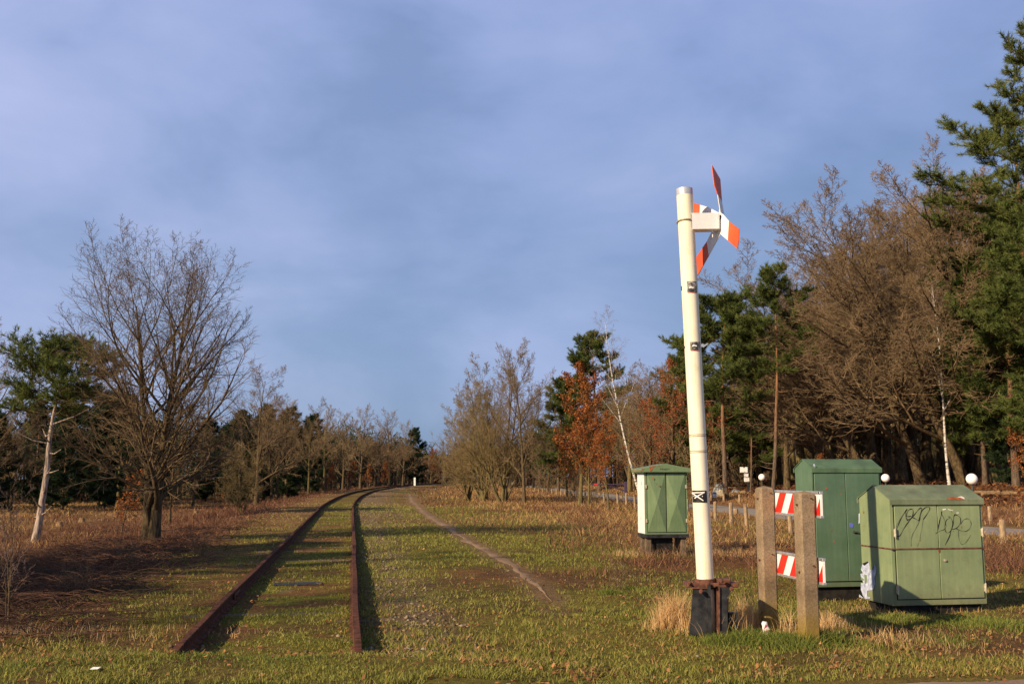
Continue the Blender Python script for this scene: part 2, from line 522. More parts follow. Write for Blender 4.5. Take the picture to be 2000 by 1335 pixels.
def zones(x, y):
    """fractions of green (fresh grass), tan (dry grass), brown (litter, heath), each 0..1"""
    lat = track_lat(x, y)
    n1 = fbm(x * .30, y * .30, 21, 4); n2 = fbm(x * 1.4, y * 1.4, 33, 4); n3 = fbm(x * .11, y * .11, 55, 3)
    g = np.zeros_like(x); t = np.zeros_like(x); b = np.zeros_like(x)
    rl = (x - road_x(y)) * .95
    # right field
    far = sm((y - 15) / 30)
    edge = sm((lat - 4.0 - 3.2 * sm((y - 14) / 30)) / 3.5)
    rg = np.clip(.54 - .36 * edge * sm((y - 11.5) / 10) - .25 * sm((y - 60) / 40) + (n1 - .5) * 1.6 + (n2 - .5) * .7, 0, 1)
    rt = np.clip(.20 + .45 * edge * far + .25 * sm((y - 40) / 40) + (n3 - .5) * 1.2 + (n2 - .5) * .5, 0, 1)
    rb = np.clip(.34 + .28 * edge * sm((y - 14) / 10) + (n1 - .5) * -1.0 + (n2 - .5) * .8, 0, 1)
    right = sm((lat - .4) / .5)
    verge = sm((2.6 - np.abs(rl + 3.2)) / .8) 
    rg = np.maximum(rg, verge * .75)
    g += rg * right; t += rt * right; b += rb * right
    # between rails
    mid = 1 - sm((np.abs(lat) - .7) / .25)
    g += mid * np.clip(.62 + (n2 - .5) * 3.4 + .25 * np.sin(((x * TD[0] + y * TD[1]) / .62) * 2 * PI), 0, 1)
    b += mid * np.clip(.42 + (n1 - .5) * 1.6 + (n2 - .5) * -2.2, 0, 1); t += mid * .06
    left = sm((-lat - .6) / .4)
    band1 = 1 - sm((-lat - 2.0) / 1.6)
    brm = sm((-lat - 1.8) / 1.5) * (1 - sm((-lat - 9 - 3 * (n3 - .5)) / 4))
    fld = sm((-lat - 8) / 4)
    g += left * np.clip(band1 * (.45 + (n2 - .5) * 2) * (1 - .5 * far) + .10 * brm, 0, 1)
    b += left * np.clip(.5 * band1 + .85 * brm + fld * (.60 + (n2 - .5) * 1.2 - .4 * sm((-lat - 17) / 6)), 0, 1)
    t += left * np.clip(.12 * band1 + .12 * brm + .35 * far * band1 + fld * (.30 + (n1 - .5) * 1.8 + .75 * sm((-lat - 17) / 6)), 0, 1)
    # foreground strip along the crossing
    fg = 1 - sm((y - 9.2 - (n1 - .5) * 1.0) / .7)
    g = g * (1 - fg) + fg * np.clip(.72 + (n2 - .5) * 1.2 + (n1 - .5) * .8, 0, 1)
    t = t * (1 - fg) + fg * np.clip(.26 + (n1 - .5) * -1.0 + (n3 - .5), 0, 1)
    b = b * (1 - fg) + fg * np.clip(.22 + (n2 - .5) * -1.2 + (fbm(x * 2.5, y * 2.5, 77, 2) - .5) * 1.6, 0, 1)
    # under the forest beyond the road and on the far left
    fo = np.maximum(sm((rl - 4.5) / 2.5) * sm((y - 20) / 8), sm((-lat - 30 - 6 * (n3 - .5)) / 6))
    g = g * (1 - fo); t = t * (1 - fo) + .08 * fo; b = b * (1 - fo) + fo
    return g, t, b, fo, lat, rl

def gcol(x, y):
    g, t, b, fo, lat, rl = zones(x, y)
    n = fbm(x * 3.1, y * 3.1, 91, 3)[:, None]
    G = (C_['moss'] * (1 - n) + C_['green'] * n) * .55 + C_['olive'] * .45
    B = C_['brown'] * (1 - n) + C_['litter'] * n
    w = np.stack([g + .12, t + .05, b + .10], 1) ** 1.7
    w /= w.sum(1, keepdims=True)
    c = w[:, :1] * G + w[:, 1:2] * C_['tan'] * .75 + w[:, 2:] * B
    bk = (sm((-lat - 1.5) / 1.5) * (1 - sm((-lat - 10) / 5)) * sm((y - 11) / 6) * (.4 + .8 * fbm(x * .5, y * .5, 66, 3)))[:, None]
    c = c * (1 - .55 * bk) + np.array((.17, .078, .05)) * .55 * bk
    sl_ = sm((fbm(x * .9, y * .9, 131, 4) - .52) / .12)[:, None] * .55 * (1 - fo[:, None])
    c = c * (1 - sl_) + (C_['soil'] * .6 + C_['brown'] * .4) * sl_
    heath = (sm((lat - 6) / 5) * sm((y - 22) / 14) * sm((fbm(x * .22, y * .22, 61, 3) - .45) / .15) * (1 - fo))[:, None]
    c = c * (1 - .6 * heath) + C_['heath'] * .6 * heath
    gr = (np.exp(-((lat - 1.35) / .42) ** 2) * sm((y - 8.9) / 1.2) * (.35 + .9 * fbm(x * 1.2, y * 1.2, 41, 3)))[:, None]
    gr = np.clip(gr + (np.exp(-((lat - 2.2) / .8) ** 2) * sm((y - 30) / 20) * .7)[:, None], 0, .85)
    c = c * (1 - gr) + C_['gravel'] * gr
    rs = (np.exp(-((np.abs(lat) - .80) / .10) ** 2) * .45)[:, None]
    c = c * (1 - rs) + C_['soil'] * rs
    c = c * (1 - fo[:, None]) + (C_['litter'] * .55 + C_['soil'] * .45) * fo[:, None]
    pd = path_dist(x, y)
    fade = sm((y - 9.9) / 4.2) * np.clip(.55 + 1.2 * (fbm(x * 3, y * 3, 19, 3) - .3), 0, 1.1)
    pw = (np.exp(-(pd / (.16 + .005 * y + .10 * (fbm(x * 2, y * 2, 5, 2) - .5))) ** 4) * .9 * fade)[:, None]
    c = c * (1 - pw) + C_['dirt'] * pw
    fp = (np.exp(-((rl + 4.6) / .55) ** 4) * sm((y - 26) / 4) * .8)[:, None]
    c = c * (1 - fp) + np.array((.30, .235, .175)) * fp
    return c

def sheet(name, X, Y, Z, mat, col=True):
    ny, nx = X.shape
    V = np.stack([X.ravel(), Y.ravel(), Z.ravel()], 1)
    i = np.arange(ny * nx).reshape(ny, nx)
    Fq = np.stack([i[:-1, :-1].ravel(), i[:-1, 1:].ravel(), i[1:, 1:].ravel(), i[1:, :-1].ravel()], 1)
    c = gcol(V[:, 0], V[:, 1]) if col else None
    return mesh_np(name, V, [Fq], mat, c, smooth=True)

n = 760
b_ = 6.3
tt = np.linspace(-1, 1, n)
gx = 700 / math.sinh(b_) * np.sinh(b_ * tt)
gy = 10 + 700 / math.sinh(b_) * np.sinh(b_ * tt)
X, Y = np.meshgrid(gx, gy)
gr = link('ground', sheet('ground', X, Y, terr(X, Y), M['ground']))
tag(gr, kind='structure')

# strips laid on the ground
def strip(name, pts, hw, mat, dz, seg=.5, jit=0.0, nx=7, ws=None):
    P = np.array(pts, float)
    d = np.concatenate([[0], np.cumsum(np.hypot(*np.diff(P, axis=0).T))])
    m = max(int(d[-1] / seg), 4)
    s = np.linspace(0, d[-1], m)
    cx = np.interp(s, d, P[:, 0]); cy = np.interp(s, d, P[:, 1])
    k = np.ones(5) / 5
    if m > 20:
        cx[2:-2] = np.convolve(cx, k, 'valid'); cy[2:-2] = np.convolve(cy, k, 'valid')
    tx = np.gradient(cx); ty = np.gradient(cy); L = np.hypot(tx, ty); nx_, ny_ = ty / L, -tx / L
    w = np.full(m, hw) if ws is None else np.interp(s, d, ws)
    lo = w * (1 + jit * (vnoise(s * 1.7, s * 0, 5) - .5) * 2); hi = w * (1 + jit * (vnoise(s * 1.7, s * 0, 8) - .5) * 2)
    u = np.linspace(-1, 1, nx)[None, :]
    off = np.where(u < 0, u * lo[:, None], u * hi[:, None])
    X = cx[:, None] + nx_[:, None] * off; Y = cy[:, None] + ny_[:, None] * off
    Z = terr(X, Y) + dz
    Z[:, 0] -= dz + .02; Z[:, -1] -= dz + .02
    o = link(name, sheet(name, X, Y, Z, mat, False))
    tag(o, kind='structure')
    return o
yy = np.concatenate([np.linspace(12, 70, 60), np.linspace(74, 300, 50)])
strip('road', [(road_x(y), y) for y in yy], 1.9, M['asphalt'], .035, .5, 0.02)
strip('path', PATHW[2:], .2, M['dirt'], .006, .12, .9, 5, ws=[.01, .07, .13, .16, .16, .17, .19, .21, .16])
strip('dirt_road', [(-1.2, 5.3), (.5, 5.6), (4.1, 6.24), (12, 7.6), (30, 10.7)], 2.32, M['dirt_road'], .014, .10, .05, 9, ws=[1.7, 2.1, 2.35, 2.35, 2.35])

# ------------------------------------------------------------------ railway track
tr = empty('railway_track', (0, 0, 0), 0, 'disused single railway track with rusty rails curving away to the right', 'railway track')
prof = [(-.062, 0), (.062, 0), (.062, .010), (.016, .024), (.009, .035), (.009, .095), (.034, .106), (.036, .132), (.030, .139), (-.030, .139), (-.036, .132), (-.034, .106), (-.009, .095), (-.009, .035), (-.016, .024), (-.062, .010)]
def rail(lat0, s0, label):
    ss = np.concatenate([np.arange(s0, 60, .6), np.arange(60, 520, 2.5)])
    vs = []; fs = []
    m = len(prof)
    for i, s in enumerate(ss):
        p, d = track_pt(s, lat0)
        nn = np.array([d[1], -d[0]])
        wob = .006 * math.sin(s * .9 + lat0) + .008 * math.sin(s * .31)
        zb = .004 - .06 * float(sm((9.3 - s) / 1.2))
        for (a, h) in prof:
            q = p + nn * (a + wob)
            vs.append((q[0], q[1], zb + h))
    for i in range(len(ss) - 1):
        for k in range(m):
            j = (k + 1) % m
            fs.append((i * m + k, i * m + j, (i + 1) * m + j, (i + 1) * m + k))
    fs.append(tuple(range(m - 1, -1, -1)))
    mb = MB().add(vs, fs)
    o = mb.build('rail', M['rail_steel'], tr)
    o['label'] = label
rail(-GAUGE / 2, 7.6, 'left rusty rail')
rail(GAUGE / 2, 7.4, 'right rusty rail')
# sleepers, mostly sunk under moss
slm = None
for k in range(70):
    s = 9.6 + k * .62
    if random.random() < .25 and s > 12: continue
    p, d = track_pt(s)
    if slm is None:
        mb = MB(); mb.box(-1.22, 1.22, -.12, .12, -.14, .0, bev=.012)
        so = mb.build('sleeper', M['wood_old'], tr); slm = so.data
    else:
        so = link('sleeper', slm, tr)
    so.location = (p[0], p[1], float(terr(*p)) + random.uniform(-.030, .004)); so.rotation_euler = (0, random.uniform(-.006, .006), math.atan2(-d[0], d[1]) + random.uniform(-.02, .02))
for s_ in (13.6, 25.5, 37.5):
    for la_ in (-GAUGE / 2, GAUGE / 2):
        for sd_ in (-1, 1):
            p, d = track_pt(s_, la_ + sd_ * .016)
            mb = MB(); mb.box(-.009, .009, -.3, .3, .032, .098, bev=.003)
            for b_ in (-.22, -.08, .08, .22): mb.tube([(sd_ * .008, b_, .065), (sd_ * .028, b_, .065)], .014, 6)
            fo_ = mb.build('fishplate', M['rust'], tr, (p[0], p[1], .004)); fo_.rotation_euler = (0, 0, math.atan2(-d[0], d[1]))
# flat dark grating lying between the rails
gp = ground_at(580, 1141)
go = MB()
for k in range(7): go.box(-.33, .33, -.16 + k * .05, -.14 + k * .05, 0, .007)
for xx in (-.33, 0, .32): go.box(xx, xx + .014, -.18, .18, .0072, .010)
o = go.build('metal_grating', M['blk'], None, (gp.x, gp.y, gp.z + .012)); o.rotation_euler = (.0, .0, .2)
tag(o, 'small dark metal grating lying on moss between the rails', 'grating')
# ------------------------------------------------------------------ trees
class Tubes:
    def __init__(s): s.g = {}
    def add(s, pts, rad, sides): s.g.setdefault((len(pts), sides), []).append((pts, rad))
    def arrays(s):
        Vs = []; Fs = []; base = 0
        for (n, k), lst in s.g.items():
            P = np.array([l[0] for l in lst], float); Rr = np.array([l[1] for l in lst], float)
            T = np.empty_like(P); T[:, 1:-1] = P[:, 2:] - P[:, :-2]; T[:, 0] = P[:, 1] - P[:, 0]; T[:, -1] = P[:, -1] - P[:, -2]
            T /= np.linalg.norm(T, axis=2, keepdims=True) + 1e-9
            mean = P[:, -1] - P[:, 0]
            ref = np.where((np.abs(mean[:, 2]) > .8 * np.linalg.norm(mean, axis=1))[:, None], np.array([1., 0, 0]), np.array([0, 0, 1.]))
            A = ref[:, None, :] - T * (T * ref[:, None, :]).sum(2, keepdims=True)
            A /= np.linalg.norm(A, axis=2, keepdims=True) + 1e-9
            B = np.cross(T, A)
            an = np.arange(k) * 2 * PI / k
            ring = A[:, :, None, :] * np.cos(an)[None, None, :, None] + B[:, :, None, :] * np.sin(an)[None, None, :, None]
            V = P[:, :, None, :] + ring * Rr[:, :, None, None]
            m = len(lst)
            idx = (np.arange(m * n * k) + base).reshape(m, n, k)
            a = idx[:, :-1, :]; b = idx[:, 1:, :]
            Fq = np.stack([a, np.roll(a, -1, 2), np.roll(b, -1, 2), b], -1).reshape(-1, 4)
            Vs.append(V.reshape(-1, 3)); Fs.append(Fq); base += m * n * k
        if not Vs: return np.zeros((0, 3)), [np.zeros((0, 4), int)]
        return np.concatenate(Vs), [np.concatenate(Fs)]
    def mesh(s, name, mat):
        V, Fs = s.arrays()
        return mesh_np(name, V, Fs, mat, smooth=True)

def perp(d):
    a = Vector((0, 0, 1)) if abs(d.z) < .9 else Vector((1, 0, 0))
    return d.cross(a).normalized()

def grow(T, p, d, L, r, lvl, P, rnd, ends):
    n = P['seg'][lvl]
    pts = [tuple(p)]; ds = [d.copy()]; pos = [p.copy()]
    w = P['wig'][lvl]; up = P['up'][lvl]
    bias = P.get('bias')
    for i in range(n):
        d = Vector((d.x + rnd.gauss(0, w), d.y + rnd.gauss(0, w), d.z + rnd.gauss(0, w * .8) + up))
        if bias and lvl <= 1: d += bias
        d.normalize()
        p = p + d * (L / n)
        pts.append(tuple(p)); ds.append(d.copy()); pos.append(p.copy())
    tip = P['tip'][lvl]
    rad = [r * (1 - (1 - tip) * (i / n) ** P.get('tpow', .9)) for i in range(n + 1)]
    if lvl == 0 and P.get('flare', 1): rad[0] *= 1.35
    T[min(lvl, len(T) - 1)].add(pts, rad, P['sides'][lvl])
    if lvl >= P['max']:
        ends.append((pts[-1], tuple(d))); ends.append((pts[-2], tuple(d)))
        return
    k = P['kids'][lvl]
    t0 = P['t0'][lvl]
    az = rnd.random() * 6.28
    for j in range(k):
        t = t0 + (1 - t0) * (j + rnd.random() * .8) / k
        t = min(t, .99)
        f = t * n; i = int(f); fr = f - i
        q = pos[i].lerp(pos[i + 1], fr)
        dd = ds[i + 1]
        az += 2.4 + rnd.uniform(-.5, .5)
        a = perp(dd); b = dd.cross(a)
        an = P['ang'][lvl] * (1 - P.get('anglead', .35) * t) * rnd.uniform(.75, 1.25)
        cd = dd * math.cos(an) + (a * math.cos(az) + b * math.sin(az)) * math.sin(an)
        rr = rad[i] + (rad[i + 1] - rad[i]) * fr
        shp = P['shape'][lvl]
        cl = L * P['ratio'][lvl] * shp(t) * rnd.uniform(.7, 1.15)
        grow(T, q, cd, cl, max(rr * P['rr'][lvl], P['rmin']), lvl + 1, P, rnd, ends)

def leaf_arrays(pts, per, size, spread, colA, colB, seed=0, droop=0):
    g = np.random.default_rng(seed)
    P = np.repeat(np.array(pts), per, axis=0)
    n = len(P)
    P = P + g.normal(0, spread, (n, 3))
    a = g.normal(size=(n, 3)); a[:, 2] -= droop; a /= np.linalg.norm(a, axis=1, keepdims=True)
    b = np.cross(a, g.normal(size=(n, 3))); b /= np.linalg.norm(b, axis=1, keepdims=True)
    c = np.cross(a, b)
    s = size * g.uniform(.6, 1.3, (n, 1))
    V = np.stack([P, P + a * s * .5 + b * s * .32 + c * s * .12, P + a * s, P + a * s * .5 - b * s * .32 + c * s * .12], 1).reshape(-1, 3)
    Fq = np.arange(n * 4).reshape(n, 4)
    t = g.uniform(0, 1, (n, 1)) ; k = g.uniform(.7, 1.25, (n, 1))
    col = np.repeat((np.array(colA) * (1 - t) + np.array(colB) * t) * k, 4, axis=0)
    return V, Fq, col

def tuft_arrays(P, D, K, length, width, seed=0, colA=(.035, .075, .018), colB=(.10, .145, .035), cone=.75):
    g = np.random.default_rng(seed)
    P = np.asarray(P); D = np.asarray(D); m = len(P)
    P = np.repeat(P, K, 0); Dd = np.repeat(D, K, 0)
    tcol = np.repeat(g.uniform(0, 1, (m, 1)), K, 0) * .75 + g.uniform(0, 1, (m * K, 1)) * .25
    d = Dd + g.normal(0, cone, (m * K, 3)); d /= np.linalg.norm(d, axis=1, keepdims=True)
    P = P + Dd * g.uniform(-length * .6, length * .15, (m * K, 1))
    s = np.cross(d, g.normal(size=(m * K, 3))); s /= np.linalg.norm(s, axis=1, keepdims=True)
    L = length * g.uniform(.6, 1.15, (m * K, 1))
    V = np.stack([P + s * width * .5, P - s * width * .5, P + d * L], 1).reshape(-1, 3)
    Ft = np.arange(m * K * 3).reshape(-1, 3)
    col = np.repeat(np.array(colA) * (1 - tcol) + np.array(colB) * tcol, 3, 0)
    return V, Ft, col

PROTO = {}
def register(name, H, parts):
    """parts: list of (partname, mesh)"""
    PROTO[name] = (H, parts)

def bare(name, H, P, seed, bark, twig, stems=None, leaves=None):
    rnd = random.Random(seed)
    T = [Tubes() for _ in range(3)]
    ends = []
    for (dx, dy, dd, L, r) in (stems or [(0, 0, (0, 0, 1), H * .93, H * .017)]):
        grow(T, Vector((dx, dy, -.15)), Vector(dd).normalized(), L, r, 0, P, rnd, ends)
    V0, F0 = T[0].arrays(); V1, F1 = T[1].arrays()
    Vt = np.concatenate([V0, V1]); Ft = np.concatenate([F0[0], F1[0] + len(V0)])
    parts = [('trunk', mesh_np(name + '_trunk', Vt, [Ft], bark, smooth=True))]
    V2, F2 = T[2].arrays()
    if leaves:
        per, size, spread, ca, cb, frac = leaves
        g = random.Random(seed + 1)
        pts = [e[0] for e in ends if g.random() < frac and e[0][2] > H * .12]
        VL, FL, cl = leaf_arrays(pts, per, size, spread, ca, cb, seed, .6)
        V = np.concatenate([V2, VL]); 
        col = np.concatenate([np.zeros((len(V2), 3)) + .1, cl])
        F = np.concatenate([F2[0], FL + len(V2)])
        mi = np.concatenate([np.zeros(len(F2[0]), int), np.ones(len(FL), int)])
        parts.append(('crown', mesh_np(name + '_crown', V, [F], [twig, M['leaves']], col, mi)))
    else:
        parts.append(('crown', mesh_np(name + '_crown', V2, F2, twig, smooth=True)))
    zmax = max(V2[:, 2].max(), Vt[:, 2].max())
    register(name, zmax, parts)
    return len(V2)

dome = lambda t: 1.15 - .75 * t
flat = lambda t: 1.0
dome2 = lambda t: .95 + .9 * t - 1.25 * t * t
egg = lambda t: .55 + 1.9 * t * (1 - t) * 1.3
base_shape = dict(seg=[8, 6, 5, 4, 3], wig=[.05, .09, .15, .18, .18], up=[.05, .05, .03, .02, .02], tip=[.08, .12, .25, .4, .5],
                  sides=[9, 6, 4, 3, 3], kids=[14, 9, 7, 5], t0=[.16, .22, .18, .15], ang=[.95, .8, .92, 1.0], ratio=[.55, .48, .48, .52],
                  shape=[dome, dome, dome, flat], rr=[.62, .6, .55, .6], rmin=.008, max=4)
def PP(**k):
    d = dict(base_shape); d.update(k); return d

# the large bare oak on the left, two stems from one foot
bare('oak_left', 11, PP(kids=[22, 11, 7, 5], t0=[.14, .15, .12, .15], ang=[1.02, .75, .92, 1.0], ratio=[.50, .48, .46, .52], rmin=.0062, wig=[.04, .08, .16, .2, .2], up=[.01, .06, .03, .02, .02], tip=[.10, .12, .25, .4, .5], anglead=.62, rr=[.62, .62, .6, .6], shape=[dome2, dome, dome, flat]),
     19, M['bark_oak'], M['twig_tan'], stems=[(.10, 0, (.10, .02, 1), 10.8, .24), (-.10, .05, (-.045, -.03, 1), 11.0, .21)])
# loose middle tree of several stems
bare('multistem', 9, PP(kids=[13, 9, 7, 5], t0=[.10, .2, .2, .2], ang=[.85, .65, .92, 1.0], ratio=[.48, .46, .46, .5], rmin=.008, up=[.04, .05, .03, .02, .02]),
     23, M['bark_green'], M['twig_olive'], stems=[(0, 0, (0, .1, 1), 9.2, .12), (-.1, .1, (-.30, 0, 1), 8.6, .10), (.15, 0, (.22, .1, 1), 9.0, .10), (0, -.15, (-.55, .2, 1), 7.6, .08), (.1, .1, (.5, -.1, 1), 7.2, .08)])
bare('oak_round', 13, PP(kids=[17, 9, 8, 5], t0=[.18, .2, .2, .2], rmin=.010, ang=[1.05, .75, .92, 1.0]), 31, M['bark_oak'], M['twig_tan'])
bare('oak_fork', 12, PP(kids=[11, 8, 7, 5], t0=[.3, .25, .2, .2], rmin=.010, ang=[.9, .7, .92, 1.0]), 37, M['bark_oak'], M['twig_tan'],
     stems=[(0, 0, (.10, 0, 1), 11, .16), (.02, .02, (.42, .1, 1), 10, .12), (0, 0, (-.3, -.1, 1), 9, .10)])
# forest trees: tall, fine brown twigs
bare('forest_a', 18, PP(kids=[18, 10, 8, 5], t0=[.20, .2, .2, .2], rmin=.0115, ang=[1.05, .75, .92, 1.0], ratio=[.46, .46, .46, .5], up=[.03, .055, .04, .03, .02]), 41, M['bark_oak'], M['twig_brown'])
bare('forest_b', 18, PP(kids=[15, 9, 7, 5], t0=[.22, .2, .2, .2], rmin=.0115, ang=[1.0, .75, .92, 1.0], ratio=[.46, .46, .46, .5], up=[.03, .06, .04, .03, .02], bias=Vector((-.035, 0, 0))), 43, M['bark_oak'], M['twig_brown'],
     stems=[(0, 0, (-.12, 0, 1), 17, .24), (.2, .1, (.16, 0, 1), 16, .2)])
bare('forest_c', 16, PP(kids=[16, 9, 8, 4], t0=[.30, .2, .2, .2], rmin=.012, ang=[1.0, .7, .92, 1.0], ratio=[.42, .46, .46, .5]), 47, M['bark_green'], M['twig_brown'])
# leaning forest-edge trees sweeping to the light
bare('edge_lean', 17, PP(kids=[20, 11, 8, 5], t0=[.18, .2, .2, .2], rmin=.011, ang=[1.05, .72, .92, 1.0], ratio=[.52, .46, .46, .5], up=[.03, .06, .04, .03, .02], bias=Vector((-.05, -.015, 0))), 53, M['bark_oak'], M['twig_brown'],
     stems=[(0, 0, (-.22, -.05, 1), 17, .27)])
# young oaks keeping rust-brown leaves
rust = ((.20, .055, .015), (.40, .15, .045))
bare('leafy_oak', 9, PP(kids=[14, 8, 5, 3], t0=[.22, .2, .2, .2], rmin=.011, ratio=[.40, .46, .45, .45], ang=[.9, .75, .92, 1.0]), 61, M['bark_green'], M['twig_tan'],
     leaves=(3, .13, .10, *rust, .55))
bare('leafy_oak_tall', 13, PP(kids=[15, 9, 5, 3], t0=[.2, .2, .2, .2], rmin=.012, ratio=[.42, .46, .45, .45], ang=[.9, .75, .92, 1.0]), 67, M['bark_oak'], M['twig_brown'],
     leaves=(2, .15, .14, (.20, .05, .02), (.36, .11, .04), .45))
bare('leafy_sapling', 3.2, PP(kids=[14, 6, 4, 3], t0=[.15, .2, .2, .2], rmin=.006, ratio=[.28, .46, .45, .45], ang=[.9, .75, .92, 1.0]), 71, M['bark_oak'], M['twig_brown'],
     stems=[(0, 0, (0, 0, 1), 3.0, .035)], leaves=(1, .085, .05, *rust, .55))
bare('bare_sapling', 4, PP(kids=[9, 6, 5, 3], t0=[.2, .2, .2, .2], rmin=.006, ratio=[.4, .46, .45, .45], ang=[.8, .75, .92, 1.0], max=3), 73, M['bark_oak'], M['twig_purple'],
     stems=[(0, 0, (.05, 0, 1), 3.8, .035), (.04, 0, (.25, .1, 1), 3.0, .025), (-.03, .03, (-.3, .1, 1), 2.8, .02)])
bare('shrub', 2.4, PP(kids=[8, 6, 4, 3], t0=[.1, .2, .2, .2], rmin=.008, ratio=[.45, .5, .45, .45], ang=[.8, .75, .92, 1.0], max=3), 79, M['bark_oak'], M['twig_brown'],
     stems=[(.05 * math.cos(a), .05 * math.sin(a), (.5 * math.cos(a), .5 * math.sin(a), 1), 2.2, .02) for a in np.arange(7) * .9])

# birches
def birch(name, seed, H, lean, twigs):
    rnd = random.Random(seed)
    T = [Tubes() for _ in range(2)]; ends = []
    P = PP(kids=[13, 8, 8], seg=[9, 6, 5, 4], max=3, t0=[.38, .25, .2], ang=[.62, .7, .8], ratio=[.34, .46, .6], up=[.13, .05, -.10, -.24], wig=[.03, .08, .12, .15], rmin=.007, sides=[8, 5, 3, 3], rr=[.45, .5, .6], tip=[.16, .22, .4, .5])
    grow(T + [Tubes()], Vector((0, 0, -.1)), Vector(lean).normalized(), H, H * .0105, 0, P, rnd, ends) if False else None
    TT = [Tubes(), Tubes(), Tubes()]
    grow(TT, Vector((0, 0, -.1)), Vector(lean).normalized(), H, H * .0078, 0, P, rnd, ends)
    V0, F0 = TT[0].arrays(); V1, F1 = TT[1].arrays()
    parts = [('trunk', mesh_np(name + '_trunk', np.concatenate([V0, V1]), [np.concatenate([F0[0], F1[0] + len(V0)])], M['bark_birch'], smooth=True)),
             ('crown', TT[2].mesh(name + '_crown', twigs))]
    register(name, V0[:, 2].max(), parts)
birch('birch', 83, 15.5, (-.30, 0, 1), M['twig_purple'])
birch('birch_thin', 85, 13, (-.08, 0, 1), M['twig_purple'])

NWK = .62
def pine(name, H, seed, t0=.3, spread=.22, step=.055, K=13, nl=.26, nw=.035, bark=None, umbrella=0, stub=0, bend=.02, colA=(.035, .065, .015), colB=(.15, .175, .045), per=5, tdens=1.0):
    rnd = random.Random(seed)
    Tt = Tubes(); Tb = Tubes()
    p = Vector((0, 0, -.15)); d = Vector((rnd.uniform(-.03, .03), 0, 1)).normalized()
    n = 14; pos = [p.copy()]
    for i in range(n):
        d = Vector((d.x + rnd.gauss(0, bend), d.y + rnd.gauss(0, bend), d.z + .1)).normalized()
        p = p + d * (H / n); pos.append(p.copy())
    r0 = H * {'pine_old': .020, 'pine_slim': .0095}.get(name, .0135)
    rad = [r0 * (1.25 if i == 0 else 1) * (1 - .93 * (i / n) ** 1.1) for i in range(n + 1)]
    Tt.add([tuple(q) for q in pos], rad, 9)
    TP = []; TDr = []
    t = t0; az = rnd.random() * 6
    while t < .985:
        f = t * n; i = min(int(f), n - 1); q = pos[i].lerp(pos[i + 1], f - i)
        u = (t - t0) / (1 - t0)
        prof_ = (math.sin(PI * min(1, u * .80 + .18)) ** .8) if not umbrella else (math.sin(PI * min(1, u * .6 + .38)) ** .6)
        for b in range(rnd.choice([2, 3, 3, 4])):
            az += 2.1 + rnd.uniform(-.6, .6)
            L = H * spread * prof_ * rnd.uniform(.55, 1.25)
            if L < .35: L = .35
            el = rnd.uniform(-.05, .25) + .75 * u ** 2
            bd = Vector((math.cos(az) * math.cos(el), math.sin(az) * math.cos(el), math.sin(el)))
            m = 6; bp = q.copy(); bl = [bp.copy()]; bds = []
            for k in range(m):
                bd = (bd + Vector((rnd.gauss(0, .12), rnd.gauss(0, .12), rnd.gauss(0, .08) + .045))).normalized()
                bp = bp + bd * (L / m); bl.append(bp.copy()); bds.append(bd.copy())
            br = max(rad[i] * .36, .02)
            Tb.add([tuple(v) for v in bl], [br * (1 - .8 * k / m) for k in range(m + 1)], 4)
            for k in range(int(per * (2.5 + L * 1.3))):
                s = rnd.uniform(.32, 1.0) ** .8
                ff = s * m; ii = min(int(ff), m - 1)
                o = bl[ii].lerp(bl[ii + 1], ff - ii)
                sd = (bds[ii] * rnd.uniform(.2, .9) + Vector((rnd.gauss(0, .7), rnd.gauss(0, .7), rnd.gauss(0, .2) + .18))).normalized()
                sl = rnd.uniform(.25, .34 * L * (1.15 - s) + .5)
                e = o + sd * sl
                mid_ = o.lerp(e, .5) + Vector((0, 0, -.02))
                Tb.add([tuple(o), tuple(mid_), tuple(e)], [.012, .009, .006], 3)
                for kk in range(max(1, int(sl / .28 * tdens))):
                    fr = 1 - kk * .26 / max(sl, .3)
                    if fr < .2: break
                    TP.append(tuple(o.lerp(e, fr))); TDr.append(tuple((sd + Vector((0, 0, .35))).normalized()))
            TP.append(tuple(bl[-1])); TDr.append(tuple(bds[-1]))
        t += step * rnd.uniform(.7, 1.2)
    TP.append(tuple(pos[-1])); TDr.append((0, 0, 1))
    for k in range(stub):
        tt_ = rnd.uniform(.12, t0 + .05); f = tt_ * n; i = int(f); q = pos[i].lerp(pos[i + 1], f - i)
        a = rnd.uniform(0, 6.28); L = rnd.uniform(.4, 1.7); e1 = q + Vector((math.cos(a), math.sin(a), rnd.uniform(-.2, .5))) * L * .5
        e2 = e1 + Vector((math.cos(a), math.sin(a), rnd.uniform(.0, .9))) * L * .5
        Tt.add([tuple(q), tuple(e1), tuple(e2)], [.035, .028, .012], 5)
    V, Ft, col = tuft_arrays(TP, TDr, int(K * 1.7), nl, nw * .62, seed, colA, colB); print(name, len(TP))
    Vb, Fb = Tb.arrays()
    tm = Tt.mesh(name + '_trunk', bark or M['bark_pine'])
    VV = np.concatenate([Vb, V]); cc = np.concatenate([np.tile([.1, .06, .03], (len(Vb), 1)), col])
    mi = np.concatenate([np.zeros(len(Fb[0]), int), np.ones(len(Ft), int)])
    cm = mesh_np(name + '_crown', VV, [Fb[0], Ft + len(Vb)], [M['bark_oak'], M['needles']], cc, mi)
    register(name, H, [('trunk', tm), ('crown', cm)])
pine('pine_big', 25, 101, t0=.30, spread=.24, step=.046, K=15, nl=.34, nw=.055, per=5.5, colA=(.05, .085, .02), colB=(.18, .20, .05))
pine('pine_dense', 16, 103, t0=.16, spread=.27, step=.042, K=16, nl=.34, nw=.06, per=7)
